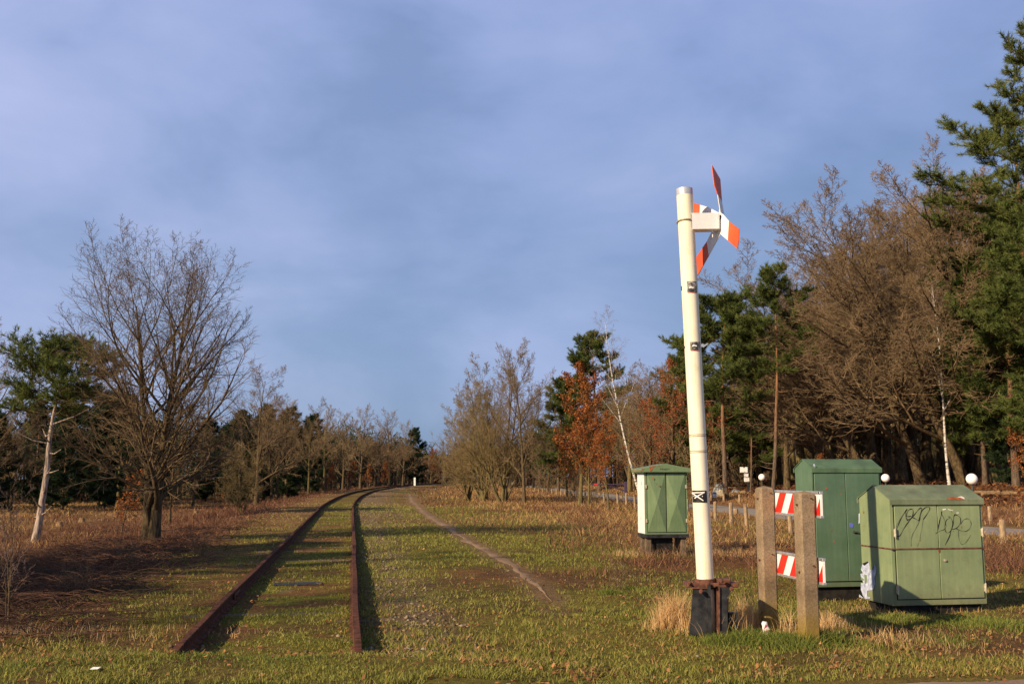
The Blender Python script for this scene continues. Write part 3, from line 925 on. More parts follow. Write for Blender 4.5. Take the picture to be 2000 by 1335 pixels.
pine('pine_slim', 17, 107, t0=.55, spread=.16, step=.034, K=16, nl=.33, nw=.055, stub=6, per=6)
pine('pine_umbrella', 15, 109, t0=.50, spread=.30, step=.04, K=16, nl=.34, nw=.06, umbrella=1, stub=8, per=7)
pine('pine_old', 7.6, 113, t0=.66, spread=.30, step=.026, K=14, nl=.22, nw=.034, umbrella=1, stub=11, bend=.05, bark=M['bark_old_pine'], per=8, colA=(.05, .08, .02), colB=(.17, .20, .05))
pine('pine_dark', 13, 117, t0=.05, spread=.22, step=.045, K=14, nl=.42, nw=.10, per=4, colA=(.012, .030, .014), colB=(.035, .06, .022))

used = {}
def place(kind, name, x, y, h=None, rz=None, label=None, cat='tree', group=None, lean=None, sx=1.0, dz=0):
    H, parts = PROTO[kind]
    s = (h / H) if h else 1.0
    root = empty(name, (x, y, float(terr(x, y)) - .03 + dz), random.uniform(0, 6.28) if rz is None else rz, label, cat, group)
    root.scale = (s * sx, s * sx, s)
    if lean: root.rotation_euler = (lean[0], lean[1], root.rotation_euler[2])
    for pn, me in parts:
        link(pn, me, root)
    return root

def place_px(kind, name, px, py, top=None, label=None, D=None, **kw):
    """stand a tree where the foot pixel meets the ground (or at depth D), as tall as its top pixel asks"""
    if D is None: g = ground_at(px, py)
    else:
        r = ray(px, py); g = Vector((r[0] * D / r[1], D, 0)); g.z = float(terr(g.x, g.y))
    h = None
    if top: h = at(px, top, g.y).z - g.z
    return place(kind, name, g.x, g.y, h, label=label, **kw)
# ------------------------------------------------------------------ trees standing on the left
place_px('oak_left', 'oak_tree', 292, 1067, 432, 'large bare oak with two stems, nearest tree left of the track', cat='tree', rz=0.2, sx=1.15)
place_px('pine_old', 'pine_tree', 68, 1058, 668, 'small pine with pale bare trunk and dead side branches at far left', cat='pine', rz=1.2, lean=(0, R(4)))
place_px('oak_round', 'bare_tree', -75, 1050, 615, 'bare tree at the left picture edge showing only twig tips', cat='tree')
place_px('leafy_sapling', 'young_oak', 236, 1048, 915, 'short sapling with rust brown leaves left of the large oak', cat='young tree')
place_px('oak_round', 'bare_tree', 331, 1030, 790, 'slender bare tree right behind the large oak', cat='tree', sx=.8)
place_px('multistem', 'bare_tree', 472, 1002, 850, 'low bare tree with thin forked stems between two bigger trees', cat='tree', sx=1.1)
place_px('oak_round', 'bare_tree', 500, 988, 697, 'broad bare tree right of the large oak, crown second highest on the left', cat='tree')
place_px('oak_round', 'bare_tree', 540, 978, 765, 'bare tree just right of the broad bare one, lower crown', cat='tree')
place_px('oak_fork', 'bare_tree', 617, 962, 772, 'pale forked bare tree beside the bend of the track', cat='tree', rz=.2)
place_px('bare_sapling', 'sapling', 18, 1215, 900, 'thin leafless sapling rising from the brambles at lower left', cat='young tree')
place_px('bare_sapling', 'sapling', 300, 1050, 960, 'thin leafless sapling at the foot of the large oak', cat='young tree')
place_px('leafy_sapling', 'young_oak', 440, 985, 925, 'faint brown leafed sapling in front of the dark left wood', cat='young tree')
gl = 'trees edging the field left of the track'
for px, top, D in [(655, 800, 118), (690, 815, 135), (722, 803, 128), (748, 830, 150), (775, 812, 150), (800, 835, 165), (640, 830, 140), (585, 790, 100), (560, 800, 92)]:
    place_px(random.choice(['oak_round', 'forest_c', 'forest_a']), 'bare_tree', px, 0, top - 18, 'grey brown bare tree in the far row left of the track bend', D=D, group=gl)
place_px('pine_dark', 'pine_tree', 822, 0, 836, 'dark round pine where the track bends out of sight', D=190, cat='pine')
place_px('pine_dark', 'pine_tree', 632, 0, 810, 'dark pine behind the pale forked tree', D=135, cat='pine')
for px, top, D in [(668, 905, 120), (700, 900, 122), (735, 905, 130), (765, 900, 140)]:
    place_px('leafy_sapling', 'young_oak', px, 0, top, 'small rust leafed oak under the far row left of the track', D=D, group='rust leafed undergrowth oaks by the far row', cat='young tree')
place_px('leafy_oak', 'young_oak', 850, 0, 872, 'rust leafed oak at the end of the visible track', D=215, cat='tree')
for px, top, D in [(875, 850, 235), (900, 862, 240), (925, 850, 220), (955, 862, 230), (990, 850, 220), (1030, 845, 230)]:
    place_px(random.choice(['forest_c', 'oak_round']), 'bare_tree', px, 0, top, 'distant bare tree behind the right end of the track', D=D, group='distant trees behind the right end of the track')
# dark wood on the left
k = 0
for row, (D, n_) in enumerate([(68, 13), (78, 14), (90, 14)]):
    for i in range(n_):
        px = -190 + (i + random.random() * .8) * (860 - row * 30) / n_ 
        D_ = D + random.uniform(-3, 3) + max(0, px) * .05
        top = 792 + random.uniform(-34, 34) + max(0, px - 420) * .12
        kind = ['pine_dark', 'pine_dark', 'forest_c', 'pine_dark', 'oak_round'][k % 5]
        k += 1
        if kind.startswith('pine'):
            place_px(kind, 'pine_tree', px, 0, top, 'dark pine in the shaded wood behind the left field', D=D_, group='dark pines of the left wood', cat='pine')
        else:
            place_px(kind, 'bare_tree', px, 0, top, 'bare tree in the shaded wood behind the left field', D=D_, group='bare trees of the left wood')
# ------------------------------------------------------------------ trees right of the track
place_px('multistem', 'bare_tree', 980, 983, 655, 'olive tinted bare tree with many stems right of the path', cat='tree', rz=.3, sx=1.0)
place_px('oak_round', 'bare_tree', 1024, 984, 657, 'straight bare tree close right of the many stemmed one', cat='tree', sx=.72)
place_px('multistem', 'bare_tree', 915, 955, 745, 'bare tree leaning left behind the many stemmed one', cat='tree', rz=1.0, D=72)
place_px('bare_sapling', 'sapling', 952, 978, 880, 'thin sapling at the left foot of the many stemmed tree', cat='young tree')
place_px('leafy_oak', 'young_oak', 1133, 988, 706, 'rust leafed young oak, tallest of the three by the small cabinet', cat='tree')
place_px('leafy_oak', 'young_oak', 1150, 990, 790, 'thin rust leafed young oak, middle of the three by the small cabinet', cat='tree', sx=.8)
place_px('leafy_oak', 'young_oak', 1189, 998, 800, 'dark stemmed rust leafed oak, nearest of the three by the small cabinet', cat='tree', sx=.8)
place_px('birch', 'birch_tree', 1236, 0, 622, 'leaning white birch above the small green cabinet', D=88, rz=0.0, cat='birch')
place_px('leafy_oak_tall', 'brown_oak', 1300, 0, 700, 'tall oak with dark rust leaves behind the white post, left side', D=74, cat='tree')
place_px('leafy_oak_tall', 'brown_oak', 1375, 0, 740, 'tall oak with dark rust leaves behind the white post, right side', D=82, cat='tree')
place_px('pine_dense', 'pine_tree', 1085, 0, 742, 'green pine behind the rust leafed young oaks', D=112, cat='pine')
place_px('pine_dense', 'pine_tree', 1160, 0, 655, 'tall pine standing just behind the leaning birch', D=112, cat='pine')
place_px('pine_umbrella', 'pine_tree', 1392, 0, 588, 'flat crowned pine right behind the white post', D=64, cat='pine', rz=1.0)
place_px('pine_slim', 'pine_tree', 1478, 0, 522, 'slim pine with orange trunk rising above its neighbours', D=61, cat='pine', rz=2.0, lean=(0, R(-2)))
place_px('pine_slim', 'pine_tree', 1466, 962, 760, 'low pine with dark bare trunk beside the white signs', cat='pine', D=69)
place_px('edge_lean', 'bare_tree', 1605, 0, 530, 'left leaning bare tree at the left end of the big brown wood', D=68, rz=.1, sx=1.0)
place_px('forest_a', 'bare_tree', 1560, 0, 590, 'rounded bare tree right of the slim orange trunked pine', D=73, sx=1.0)
place_px('edge_lean', 'bare_tree', 1662, 0, 470, 'left leaning bare tree behind the tall dark green cabinet', D=66, rz=-.2, sx=1.3)
place_px('edge_lean', 'bare_tree', 1755, 0, 395, 'left leaning bare tree above the right edge of the tall cabinet', D=62, rz=.25, sx=1.25)
place_px('edge_lean', 'bare_tree', 1835, 0, 348, 'left leaning bare tree above the graffiti cabinet, left one', D=60, rz=0, sx=1.25)
place_px('edge_lean', 'bare_tree', 1893, 0, 330, 'thick bare tree above the graffiti cabinet, right one', D=62, rz=.5, sx=1.25)
for px_, D_, tp_, kd_ in [(1350, 84, 665, 'pine_dense'), (1440, 80, 655, 'pine_dense'), (1428, 90, 622, 'pine_dark'), (1320, 96, 690, 'pine_dense')]:
    place_px(kd_, 'pine_tree', px_, 0, tp_, 'green pine in the gap behind the white post', D=D_, group='green pines behind the white post', cat='pine')
for px_, D_, tp_ in [(1565, 72, 522), (1615, 74, 458), (1665, 73, 408), (1715, 74, 366), (1765, 75, 345), (1815, 75, 335), (1480, 82, 660), (1505, 76, 612), (1530, 74, 572), (1545, 84, 560), (1548, 80, 545), (1590, 77, 500), (1640, 78, 455), (1690, 76, 410), (1735, 79, 378), (1790, 78, 358), (1845, 77, 345)]:
    place_px(random.choice(['forest_a', 'oak_round', 'forest_c']), 'bare_tree', px_, 0, tp_, 'dense bare tree in the rising front of the brown wood', D=D_, group='front trees of the brown wood', sx=1.15)
for px_, D_, tp_ in [(1215, 98, 705), (1240, 92, 722), (1268, 94, 700), (1300, 92, 692), (1335, 90, 690)]:
    place_px(random.choice(['forest_a', 'forest_c']), 'bare_tree', px_, 0, tp_, 'brown bare tree between the birch and the white post', D=D_, group='bare trees between birch and white post', sx=1.2)
place_px('leafy_oak_tall', 'brown_oak', 1258, 0, 775, 'rust leafed oak right of the birch above the small cabinet', D=84, cat='tree')
place_px('leafy_oak', 'brown_oak', 1102, 0, 830, 'low rust leafed oak left of the three by the small cabinet', D=66, cat='tree')
place_px('multistem', 'bare_tree', 948, 0, 715, 'bare tree showing between the two many stemmed ones', D=68, cat='tree', rz=2.2, sx=1.15)
place_px('birch_thin', 'birch_tree', 1803, 0, 560, 'thin white birch among brown trees above the graffiti cabinet', D=58, rz=0, cat='birch')
place_px('pine_big', 'pine_tree', 2015, 0, 72, 'tallest pine at the right picture edge with orange trunk', D=54, rz=.6, cat='pine')
place_px('pine_dense', 'pine_tree', 1925, 0, 410, 'dense dark pine left of the tallest pine', D=56, rz=.9, cat='pine')
place_px('pine_dense', 'pine_tree', 2030, 0, 400, 'dense pine at the right picture edge below the tallest one', D=50, cat='pine', rz=3)
place_px('pine_dense', 'pine_tree', 1868, 0, 560, 'lower dense pine above the globe lamp at the right', D=60, cat='pine', rz=4)
place_px('pine_big', 'pine_tree', 1978, 0, 205, 'second tallest pine close to the right picture edge', D=57, cat='pine', rz=2.4)
place_px('pine_slim', 'pine_tree', 2085, 0, 240, 'pine mostly beyond the right picture edge', D=58, cat='pine')
place_px('pine_dark', 'pine_tree', 1912, 0, 760, 'small dark pine low in front of the brown wood at right', D=57, cat='pine')
gw = 'bare trees of the brown wood'
spots = []
for (D, pxs, f0) in [(74, (1530, 1610, 1690, 1780, 1860, 1950, 2040), 0), (86, (1500, 1560, 1630, 1720, 1800, 1900, 1990, 2070), 1), (100, (1230, 1290, 1345, 1400, 1455, 1520, 1600, 1680, 1760, 1850, 1940, 2040), 2), (118, (1050, 1110, 1180, 1250, 1330, 1420, 1500, 1590, 1690, 1790, 1890, 1990), 3), (140, (1010, 1075, 1130, 1200, 1275, 1350, 1440), 4), (88, (1270, 1340, 1440), 5)]:
    for px in pxs: spots.append((px + random.uniform(-18, 18), D + random.uniform(-4, 4)))
for (px, D) in spots:
    lim = np.interp(px, [1000, 1060, 1120, 1200, 1300, 1400, 1500, 1560, 1640, 1740, 1850, 2100], [840, 785, 745, 705, 700, 700, 640, 540, 450, 380, 345, 330])
    top = lim + random.uniform(4, 45) + (D - 70) * .45
    place_px(random.choice(['forest_a', 'forest_b', 'forest_c', 'forest_a']), 'bare_tree', px, 0, top, 'brown bare tree inside the wood across the road', D=D, group=gw, sx=1.25)
for (px, D, top) in [(1255, 92, 860), (1345, 70, 845), (1560, 62, 885), (1630, 66, 870), (1700, 70, 880), (1950, 52, 830), (1980, 60, 860), (1420, 80, 880), (1115, 80, 905), (1065, 95, 900), (2020, 60, 850)]:
    place_px(random.choice(['shrub', 'shrub', 'leafy_sapling']), 'shrub', px, 0, top, 'brown undergrowth shrub at the edge of the wood', D=D, group='shrubs at the edge of the wood', cat='shrub')
# small plants near the camera
o = place_px('shrub', 'shrub', 1208, 1150, 1088, 'low leafless shrub on the grass left of the white post', cat='shrub', sx=.7)
place_px('shrub', 'shrub', 1160, 985, 940, 'tiny leafless shrub at the feet of the rust leafed oaks', cat='shrub')
for (px, py, tp, wh) in [(150, 1165, 1085, 'at the left below the pale pine'), (390, 1085, 1035, 'right of the large oak foot'), (250, 1110, 1050, 'in front of the large oak foot')]:
    place_px('shrub', 'shrub', px, py, tp, 'dark leafless bramble shrub ' + wh, cat='shrub')

# tall trees standing out of frame to the left and behind the camera; they cast the broad shade over the track
for (x, y, h, kd, sc) in SHADERS:
    place(kd, 'pine_tree' if kd.startswith('pine') else 'bare_tree', x, y, h, None, 'tree outside the picture on the left that shades the track', group='trees outside the picture on the left', sx=sc)

# ------------------------------------------------------------------ far wood as one mass
def wood_mass():
    g = np.random.default_rng(5)
    V = []; Ff = []; Cc = []; b = 0
    def cloud(px, D, top, dark, n=420, wpx=60):
        nonlocal b
        r = ray(px, 900); x = r[0] * D / r[1]; z0 = float(terr(x, D)); H = at(px, top, D).z - z0
        w = wpx / 2000 * D
        n = int(n * 2.6)
        c = g.normal(size=(n, 3)) * np.array([w * .5, w * .5, H * .24]) + np.array([x, D, z0 + H * .48])
        hi_ = z0 + H * (1 - .35 * (np.abs(c[:, 0] - x) / (w * 1.4)) ** 2) * g.uniform(.55, .97, n); c[:, 2] = np.minimum(c[:, 2], hi_); c[:, 2] = np.maximum(c[:, 2], z0)
        d = g.normal(size=(n, 3)); d[:, 2] = np.abs(d[:, 2]) * 1.2 + .2; d /= np.linalg.norm(d, axis=1, keepdims=True)
        L = g.uniform(.35, 1.0, (n, 1)) * D / 110; wd = g.uniform(.018, .045, (n, 1)) * D / 110 * (1.9 if dark else 1)
        s = np.cross(d, g.normal(size=(n, 3))); s /= np.linalg.norm(s, axis=1, keepdims=True)
        V.append(np.stack([c + s * wd, c - s * wd, c + d * L], 1).reshape(-1, 3))
        cols = np.array((.025, .045, .018)) if dark else np.array((.10, .06, .035))
        Cc.append(np.repeat(cols * g.uniform(.6, 1.5, (n, 1)), 3, 0))
        # trunks as slender triangles
        m = 7
        tx = x + g.normal(size=m) * w * .6; ty = D + g.normal(size=m) * w * .6
        bs = np.stack([tx, ty, np.full(m, z0)], 1); tw = np.array([[.14 * D / 100, 0, 0]])
        tp = bs + np.stack([g.normal(size=m) * .4, g.normal(size=m) * .3, np.full(m, H * .8)], 1)
        V.append(np.stack([bs + tw, bs - tw, tp], 1).reshape(-1, 3)); Cc.append(np.repeat(np.array([[.07, .05, .035]]) * g.uniform(.6, 1.6, (m, 1)), 3, 0))
    for i in range(60):
        px = 1000 + i * 19; D = 150 + g.uniform(-10, 30)
        lim = np.interp(px, [1000, 1060, 1120, 1200, 1300, 1400, 1500, 1560, 1640, 1740, 1850, 2150], [850, 795, 770, 735, 730, 730, 690, 640, 600, 560, 540, 520])
        cloud(px, D, lim + g.uniform(0, 30), g.random() < .18, 420)
        if px > 1240: cloud(px + 9, 118 + g.uniform(-8, 8), max(lim, 720) + 60, g.random() < .12, 300)
    for i in range(46):
        px = -150 + i * 21
        D = 104 + g.uniform(-6, 14) + max(0, px - 250) * .16
        cloud(px, D, 785 + g.uniform(-14, 24) + max(0, px - 450) * .15, g.random() < .62, 460)
    for i in range(26):
        cloud(640 + i * 17, 290 + g.uniform(-15, 15), 880 + g.uniform(-8, 12) if 790 < 640 + i * 17 < 900 else 862 + g.uniform(-10, 12), g.random() < .5, 380, 40)
    V = np.concatenate(V); Cc = np.concatenate(Cc)
    o = link('far_wood', mesh_np('far_wood', V, [np.arange(len(V)).reshape(-1, 3)], M['needles'], Cc))
    tag(o, 'far off wood of bare and dark trees closing the view', 'wood', kind='stuff')
wood_mass()

# ------------------------------------------------------------------ ground cover (nobody could count it)
GR = np.random.default_rng(99)
def samples(n, dmin, dmax, hw=.62, pw=1.0):
    D = dmin * (dmax / dmin) ** (GR.uniform(0, 1, n) ** pw)
    X = D * GR.uniform(-hw, hw, n)
    return X, D
CLEAR = []   # (x, y, r) footprints to keep free
def keep(x, y, road=2.0, rail=True):
    lat = track_lat(x, y); rl = (x - road_x(y)) * .95
    k = (np.abs(rl) > road)
    if rail: k &= (np.abs(np.abs(lat) - GAUGE / 2) > .050) | (y < 8.7)
    k &= ~((y < 7.84 + .166 * (x - .9)) & (x > -.6))
    k &= (path_dist(x, y) > .10 + .003 * y) | (GR.random(len(x)) > sm((y - 10.6) / 2.5))
    return k

def blades(name, X, Y, h, w, colA, colB, lean=.35, two=True, label=None):
    n = len(X)
    Z = terr(X, Y) - .006
    P = np.stack([X, Y, Z], 1)
    a = GR.uniform(0, 2 * PI, n)
    side = np.stack([np.cos(a), np.sin(a), np.zeros(n)], 1)
    ld = np.stack([GR.normal(0, lean, n), GR.normal(0, lean, n), np.ones(n)], 1)
    h = h[:, None]; w = w[:, None]
    t = np.clip(GR.normal(.5, .28, (n, 1)), 0, 1); k = GR.uniform(.75, 1.25, (n, 1))
    col = (np.array(colA) * (1 - t) + np.array(colB) * t) * k
    if two:
        mid = P + ld * h * .55
        tip = mid + (ld * np.array([1.9, 1.9, .8])) * h * .45
        V = np.stack([P + side * w, P - side * w, mid - side * w * .75, mid + side * w * .75, tip], 1).reshape(-1, 3)
        i = np.arange(n) * 5
        F4 = np.stack([i, i + 1, i + 2, i + 3], 1); F3 = np.stack([i + 3, i + 2, i + 4], 1)
        me = mesh_np(name, V, [F4, F3], M['grass'], np.repeat(col, 5, 0))
    else:
        V = np.stack([P + side * w, P - side * w, P + ld * h], 1).reshape(-1, 3)
        me = mesh_np(name, V, [np.arange(n * 3).reshape(-1, 3)], M['grass'], np.repeat(col, 3, 0))
    o = link(name, me)
    tag(o, label, name.replace('_', ' '), kind='stuff')
    return o

# short green grass
X, Y = samples(560000, 7.3, 60, pw=1.2)
g, t, b, fo, lat, rl = zones(X, Y)
tuft = fbm(X * 5, Y * 5, 15, 2)
k = (GR.random(len(X)) < np.clip(g * 1.1 - .12, 0, 1) * np.clip((tuft - .28) * 3.2, 0.12, 1)) & keep(X, Y)
X, Y, g, lat = X[k], Y[k], g[k], lat[k]
mossy = (np.abs(lat) < .7)
hh = (.018 + .045 * GR.random(len(X)) ** 1.5) * (.7 + .8 * vnoise(X * 1.1, Y * 1.1, 3)) * np.where(mossy, .55, .85) * (1 + Y / 50)
blades('grass', X, Y, hh, .0022 + .00022 * Y, (.14, .17, .026), (.33, .29, .08), label='short green grass and moss over the open ground')
# lush green tufts
def clump(cx, cy, r, n, h0, h1, w):
    x_ = GR.normal(0, r * .55, n); y_ = GR.normal(0, r * .45, n)
    f_ = np.exp(-(x_ ** 2 + y_ ** 2) / (r * r * .9)); q = fbm((cx + x_) * 6, (cy + y_) * 6, 8, 2)
    return cx + x_, cy + y_, (h0 + (h1 - h0) * GR.random(n)) * (.35 + .65 * f_) * (.45 + 1.1 * q), np.full(n, w)
def clumps(name, lst, ca, cb, lean, label):
    A = [clump(*c) for c in lst]
    blades(name, *[np.concatenate([q[i] for q in A]) for i in range(4)], ca, cb, lean, label=label)
def cw(px, py): v = ground_at(px, py); return v.x, v.y
L = []
for (px, py, r, n_, h0, h1) in [(1470, 1250, .45, 1500, .05, .16), (1540, 1262, .4, 1500, .06, .19), (1600, 1255, .32, 1000, .06, .22), (1195, 1160, .16, 700, .03, .13), (1235, 1150, .3, 500, .02, .09),
                                (1420, 1255, .3, 700, .05, .14), (1760, 1215, .6, 900, .04, .10), (1880, 1215, .6, 1200, .04, .11), (1960, 1225, .5, 900, .04, .11), (420, 1280, .7, 900, .02, .07), (560, 1290, .5, 700, .02, .06), (700, 1262, .12, 220, .03, .09), (200, 1285, .8, 900, .02, .08), (60, 1300, .6, 600, .03, .08), (1840, 1255, .5, 700, .03, .08), (1690, 1262, .3, 300, .03, .08)]:
    x, y = cw(px, py); L.append((x, y, r, n_, h0, h1, .0034))
clumps('lush_grass', L, (.08, .135, .02), (.24, .25, .06), .42, 'bright green grass tufts around the posts and cabinets')

# dry grass
X, Y = samples(480000, 8.2, 230, pw=.9)
g, t, b, fo, lat, rl = zones(X, Y)
tuft = fbm(X * 1.6, Y * 1.6, 115, 3)
k = (GR.random(len(X)) < np.clip(t * 1.1 - .14, 0, 1) * np.clip((tuft - .36) * 5, 0.08, 1)) & keep(X, Y, 2.3)
X, Y, t, lat = X[k], Y[k], t[k], lat[k]
tall = .05 + .15 * sm((np.abs(lat - 1) - 3) / 4) * sm((Y - 13) / 12)
hh = (tall * (.4 + GR.random(len(X)) * .9)) * (.7 + .7 * vnoise(X * .9, Y * .9, 13)) * np.where(np.abs(lat) < .8, .4, 1)
blades('dry_grass', X, Y, hh, .0020 + .00026 * Y, (.27, .15, .055), (.50, .33, .145), .45, label='straw coloured dead grass across both fields')
L = []
for (px, py, r, n_, h0, h1) in [(1310, 1225, .16, 420, .12, .42), (1330, 1228, .12, 240, .10, .40), (1375, 1238, .22, 240, .10, .42), (1415, 1240, .22, 240, .10, .40), (1455, 1228, .16, 380, .12, .40), (1475, 1232, .12, 260, .10, .36), (1290, 1230, .15, 140, .06, .26),
                                (1540, 1240, .12, 100, .10, .34), (1610, 1240, .12, 160, .10, .36), (1630, 1225, .2, 160, .06, .26), (1700, 1195, .4, 260, .05, .26), (1800, 1192, .5, 240, .05, .22), (1870, 1190, .4, 200, .05, .22), (1290, 1085, .5, 300, .10, .40), (1230, 1085, .5, 300, .10, .36), (1380, 1080, .8, 500, .08, .34), (1440, 1085, .8, 500, .08, .34),
                                (270, 1245, .8, 240, .05, .20), (100, 1245, .8, 260, .05, .22), (20, 1240, .5, 200, .06, .26), (450, 1240, .5, 120, .04, .15), (1740, 1250, .6, 220, .04, .16)]:
    x, y = cw(px, py); L.append((x, y, r, n_, h0, h1, .0022))
clumps('tall_straw', [(a, b, c, int(d * (1.5 if b < 11.2 and a > 0 else .8)), e, f * (1.3 if b < 11.2 and a > 0 else .7), w_) for a, b, c, d, e, f, w_ in L], (.46, .28, .11), (.78, .56, .30), .20, 'tall straw stalks beside the post base, posts and cabinets')

# heath and dead stems: reddish brown fine stuff
X, Y = samples(380000, 9.6, 200, pw=.9)
g, t, b, fo, lat, rl = zones(X, Y)
hz = fbm(X * .8, Y * .8, 215, 3)
k = (GR.random(len(X)) < np.clip(b * 1.0 - .15, 0, .9) * np.clip((hz - .38) * 5, 0.04, 1) * np.where(fo > .5, .25, 1)) & keep(X, Y, 2.3) & (np.abs(lat) > .95)
X, Y, lat = X[k], Y[k], lat[k]
tall = .03 + (.24 * sm((np.abs(lat - .5) - 2.2) / 3)) * (.15 + .85 * sm((Y - 12.5) / 6))
hh = tall * (.3 + GR.random(len(X))) * (.5 + vnoise(X * .7, Y * .7, 14))
blades('heath', X, Y, hh, .0018 + .00026 * Y, (.085, .042, .026), (.27, .135, .075), .55, label='reddish brown heath and dead stems')

# brambles on the bank left of the track
TB = Tubes()
rb = random.Random(3)
cnt = 0
while cnt < 6000:
    D = 9.7 * (34 / 9.7) ** (rb.random() ** 1.1); x = D * rb.uniform(-.62, .0)
    la = float(track_lat(np.array(x), np.array(D)))
    if la > -1.7 or la < -12: continue
    if la > -4 and rb.random() > ((-la - 1.7) / 2.3) ** 1.5: continue
    if rb.random() > .25 + 1.5 * (float(fbm(np.array([x * .5]), np.array([D * .5]), 71, 2)[0]) - .3): continue
    cnt += 1
    a = rb.uniform(0, 6.28); L_ = rb.uniform(.3, 1.3); hgt = rb.uniform(.10, .42) * (.6 + .6 * min(1, (-la - 1.7) / 4))
    z0 = float(terr(x, D))
    pts = []
    ex = rb.gauss(0, .15); ey = rb.gauss(0, .15)
    for i in range(6):
        u = i / 5
        pts.append((x + math.cos(a) * L_ * u + ex * u * u + rb.gauss(0, .012), D + math.sin(a) * L_ * u + ey * u * u + rb.gauss(0, .012), z0 - .02 + hgt * 4 * u * (1 - u * .72) * .45 + rb.gauss(0, .012)))
    r_ = rb.uniform(.0025, .006) * (1 + D / 40)
    TB.add(pts, [r_, r_, r_ * .9, r_ * .8, r_ * .65, r_ * .3], 3)
o = link('brambles', TB.mesh('brambles', M['bramble']))
tag(o, 'tangle of dark reddish bramble stems on the bank left of the track', 'brambles', kind='stuff')

# fallen leaves
def leaves_on(n, dmin, dmax, prob, size, name, label, ca, cb):
    X, Y = samples(n, dmin, dmax)
    g, t, b, fo, lat, rl = zones(X, Y)
    k = (GR.random(n) < prob(X, Y, b, lat, rl, fo)) & (np.abs(rl) > 1.95) & ((np.abs(np.abs(lat) - GAUGE / 2) > .09) | (Y < 8.7)) & ~((Y < 7.6 + .166 * (X - .9)) & (X > -.6) & (GR.random(n) < .9))
    X, Y = X[k], Y[k]; m = len(X)
    P = np.stack([X, Y, terr(X, Y) + .004 + .02 * GR.random(m)], 1)
    an = GR.uniform(0, 2 * PI, m)
    a = np.stack([np.cos(an), np.sin(an), GR.normal(0, .35, m)], 1); b_ = np.stack([-np.sin(an), np.cos(an), GR.normal(0, .35, m)], 1)
    s = (size * GR.uniform(.6, 1.3, m) * (1 + Y / 60))[:, None]; up = np.array([0, 0, 1.])
    V = np.stack([P, P + a * s * .45 + b_ * s * .34 + up * s * .18 * GR.random((m, 1)), P + a * s + up * s * .25 * GR.random((m, 1)), P + a * s * .55 - b_ * s * .34 + up * s * .18 * GR.random((m, 1))], 1).reshape(-1, 3)
    tt_ = GR.random((m, 1)); col = (np.array(ca) * (1 - tt_) + np.array(cb) * tt_) * GR.uniform(.6, 1.3, (m, 1))
    o = link(name, mesh_np(name, V, [np.arange(m * 4).reshape(-1, 4)], M['leaves'], np.repeat(col, 4, 0)))
    tag(o, label, 'fallen leaves', kind='stuff')
leaves_on(150000, 7.4, 45, lambda X, Y, b, lat, rl, fo: np.clip((fbm(X * 2.2, Y * 2.2, 301, 3) - .50) * 3.2, 0, .8) * (.14 + .5 * b + .55 * (Y < 9.6)) * .6 + .012 + .05 * b, .034, 'fallen_leaves', 'brown oak leaves scattered over the grass', (.20, .085, .035), (.50, .25, .11))
leaves_on(50000, 34, 110, lambda X, Y, b, lat, rl, fo: fo * .8, .11, 'leaf_litter', 'rust coloured leaf litter on the floor of the wood', (.13, .055, .025), (.34, .15, .06))

# stones of the ballast
def stones(n, fn, smin, smax, name, label, ca, cb, dmin=8.6, dmax=60):
    X, Y = samples(n * 6, dmin, dmax, .45, 1.0)
    lat = track_lat(X, Y)
    k = GR.random(len(X)) < fn(X, Y, lat)
    X, Y = X[k][:n], Y[k][:n]; m = len(X)
    oc = np.array([[1, 0, 0], [-1, 0, 0], [0, 1, 0], [0, -1, 0], [0, 0, 1], [0, 0, -1]], float)
    fc = np.array([[0, 2, 4], [2, 1, 4], [1, 3, 4], [3, 0, 4], [2, 0, 5], [1, 2, 5], [3, 1, 5], [0, 3, 5]])
    s = GR.uniform(smin, smax, m) * (1 + Y / 50)
    V = oc[None] * (1 + GR.normal(0, .22, (m, 6, 1))) * s[:, None, None] * np.array([1.2, 1, .62]) + GR.normal(0, .15, (m, 6, 3)) * s[:, None, None]
    an = GR.uniform(0, 2 * PI, m); c, sn = np.cos(an)[:, None], np.sin(an)[:, None]
    V = np.stack([V[:, :, 0] * c - V[:, :, 1] * sn, V[:, :, 0] * sn + V[:, :, 1] * c, V[:, :, 2]], 2)
    V += np.stack([X, Y, terr(X, Y) + .004], 1)[:, None, :]
    Fs_ = (fc[None] + (np.arange(m) * 6)[:, None, None]).reshape(-1, 3)
    tt_ = GR.random((m, 1)); col = np.repeat((np.array(ca) * (1 - tt_) + np.array(cb) * tt_), 6, 0)
    o = link(name, mesh_np(name, V.reshape(-1, 3), [Fs_], M['leaves'], col))
    tag(o, label, 'stones', kind='stuff')
stones(5200, lambda X, Y, lat: np.exp(-((lat - 1.3) / .42) ** 2) * (.2 + fbm(X * 1.3, Y * 1.3, 41, 2)) + .5 * np.exp(-((lat - 2.3) / .7) ** 2) * (Y > 26) + .015 * (np.abs(lat) < 6), .008, .026, 'ballast_stones', 'small pale ballast stones beside the right rail', (.12, .09, .06), (.36, .28, .19))
x, y = cw(765, 1272)
stones(130, lambda X, Y, lat: (((X - x) / .32) ** 2 + ((Y - y) / .2) ** 2 < 1) * 1.0, .012, .034, 'pale_rubble', 'patch of pale rubble at the near end of the right rail', (.30, .28, .27), (.62, .60, .58), 8.3, 10.5)
# ------------------------------------------------------------------ made things
def inv(root):
    return (Matrix.Translation(root.location) @ Matrix.Rotation(root.rotation_euler.z, 4, 'Z')).inverted()

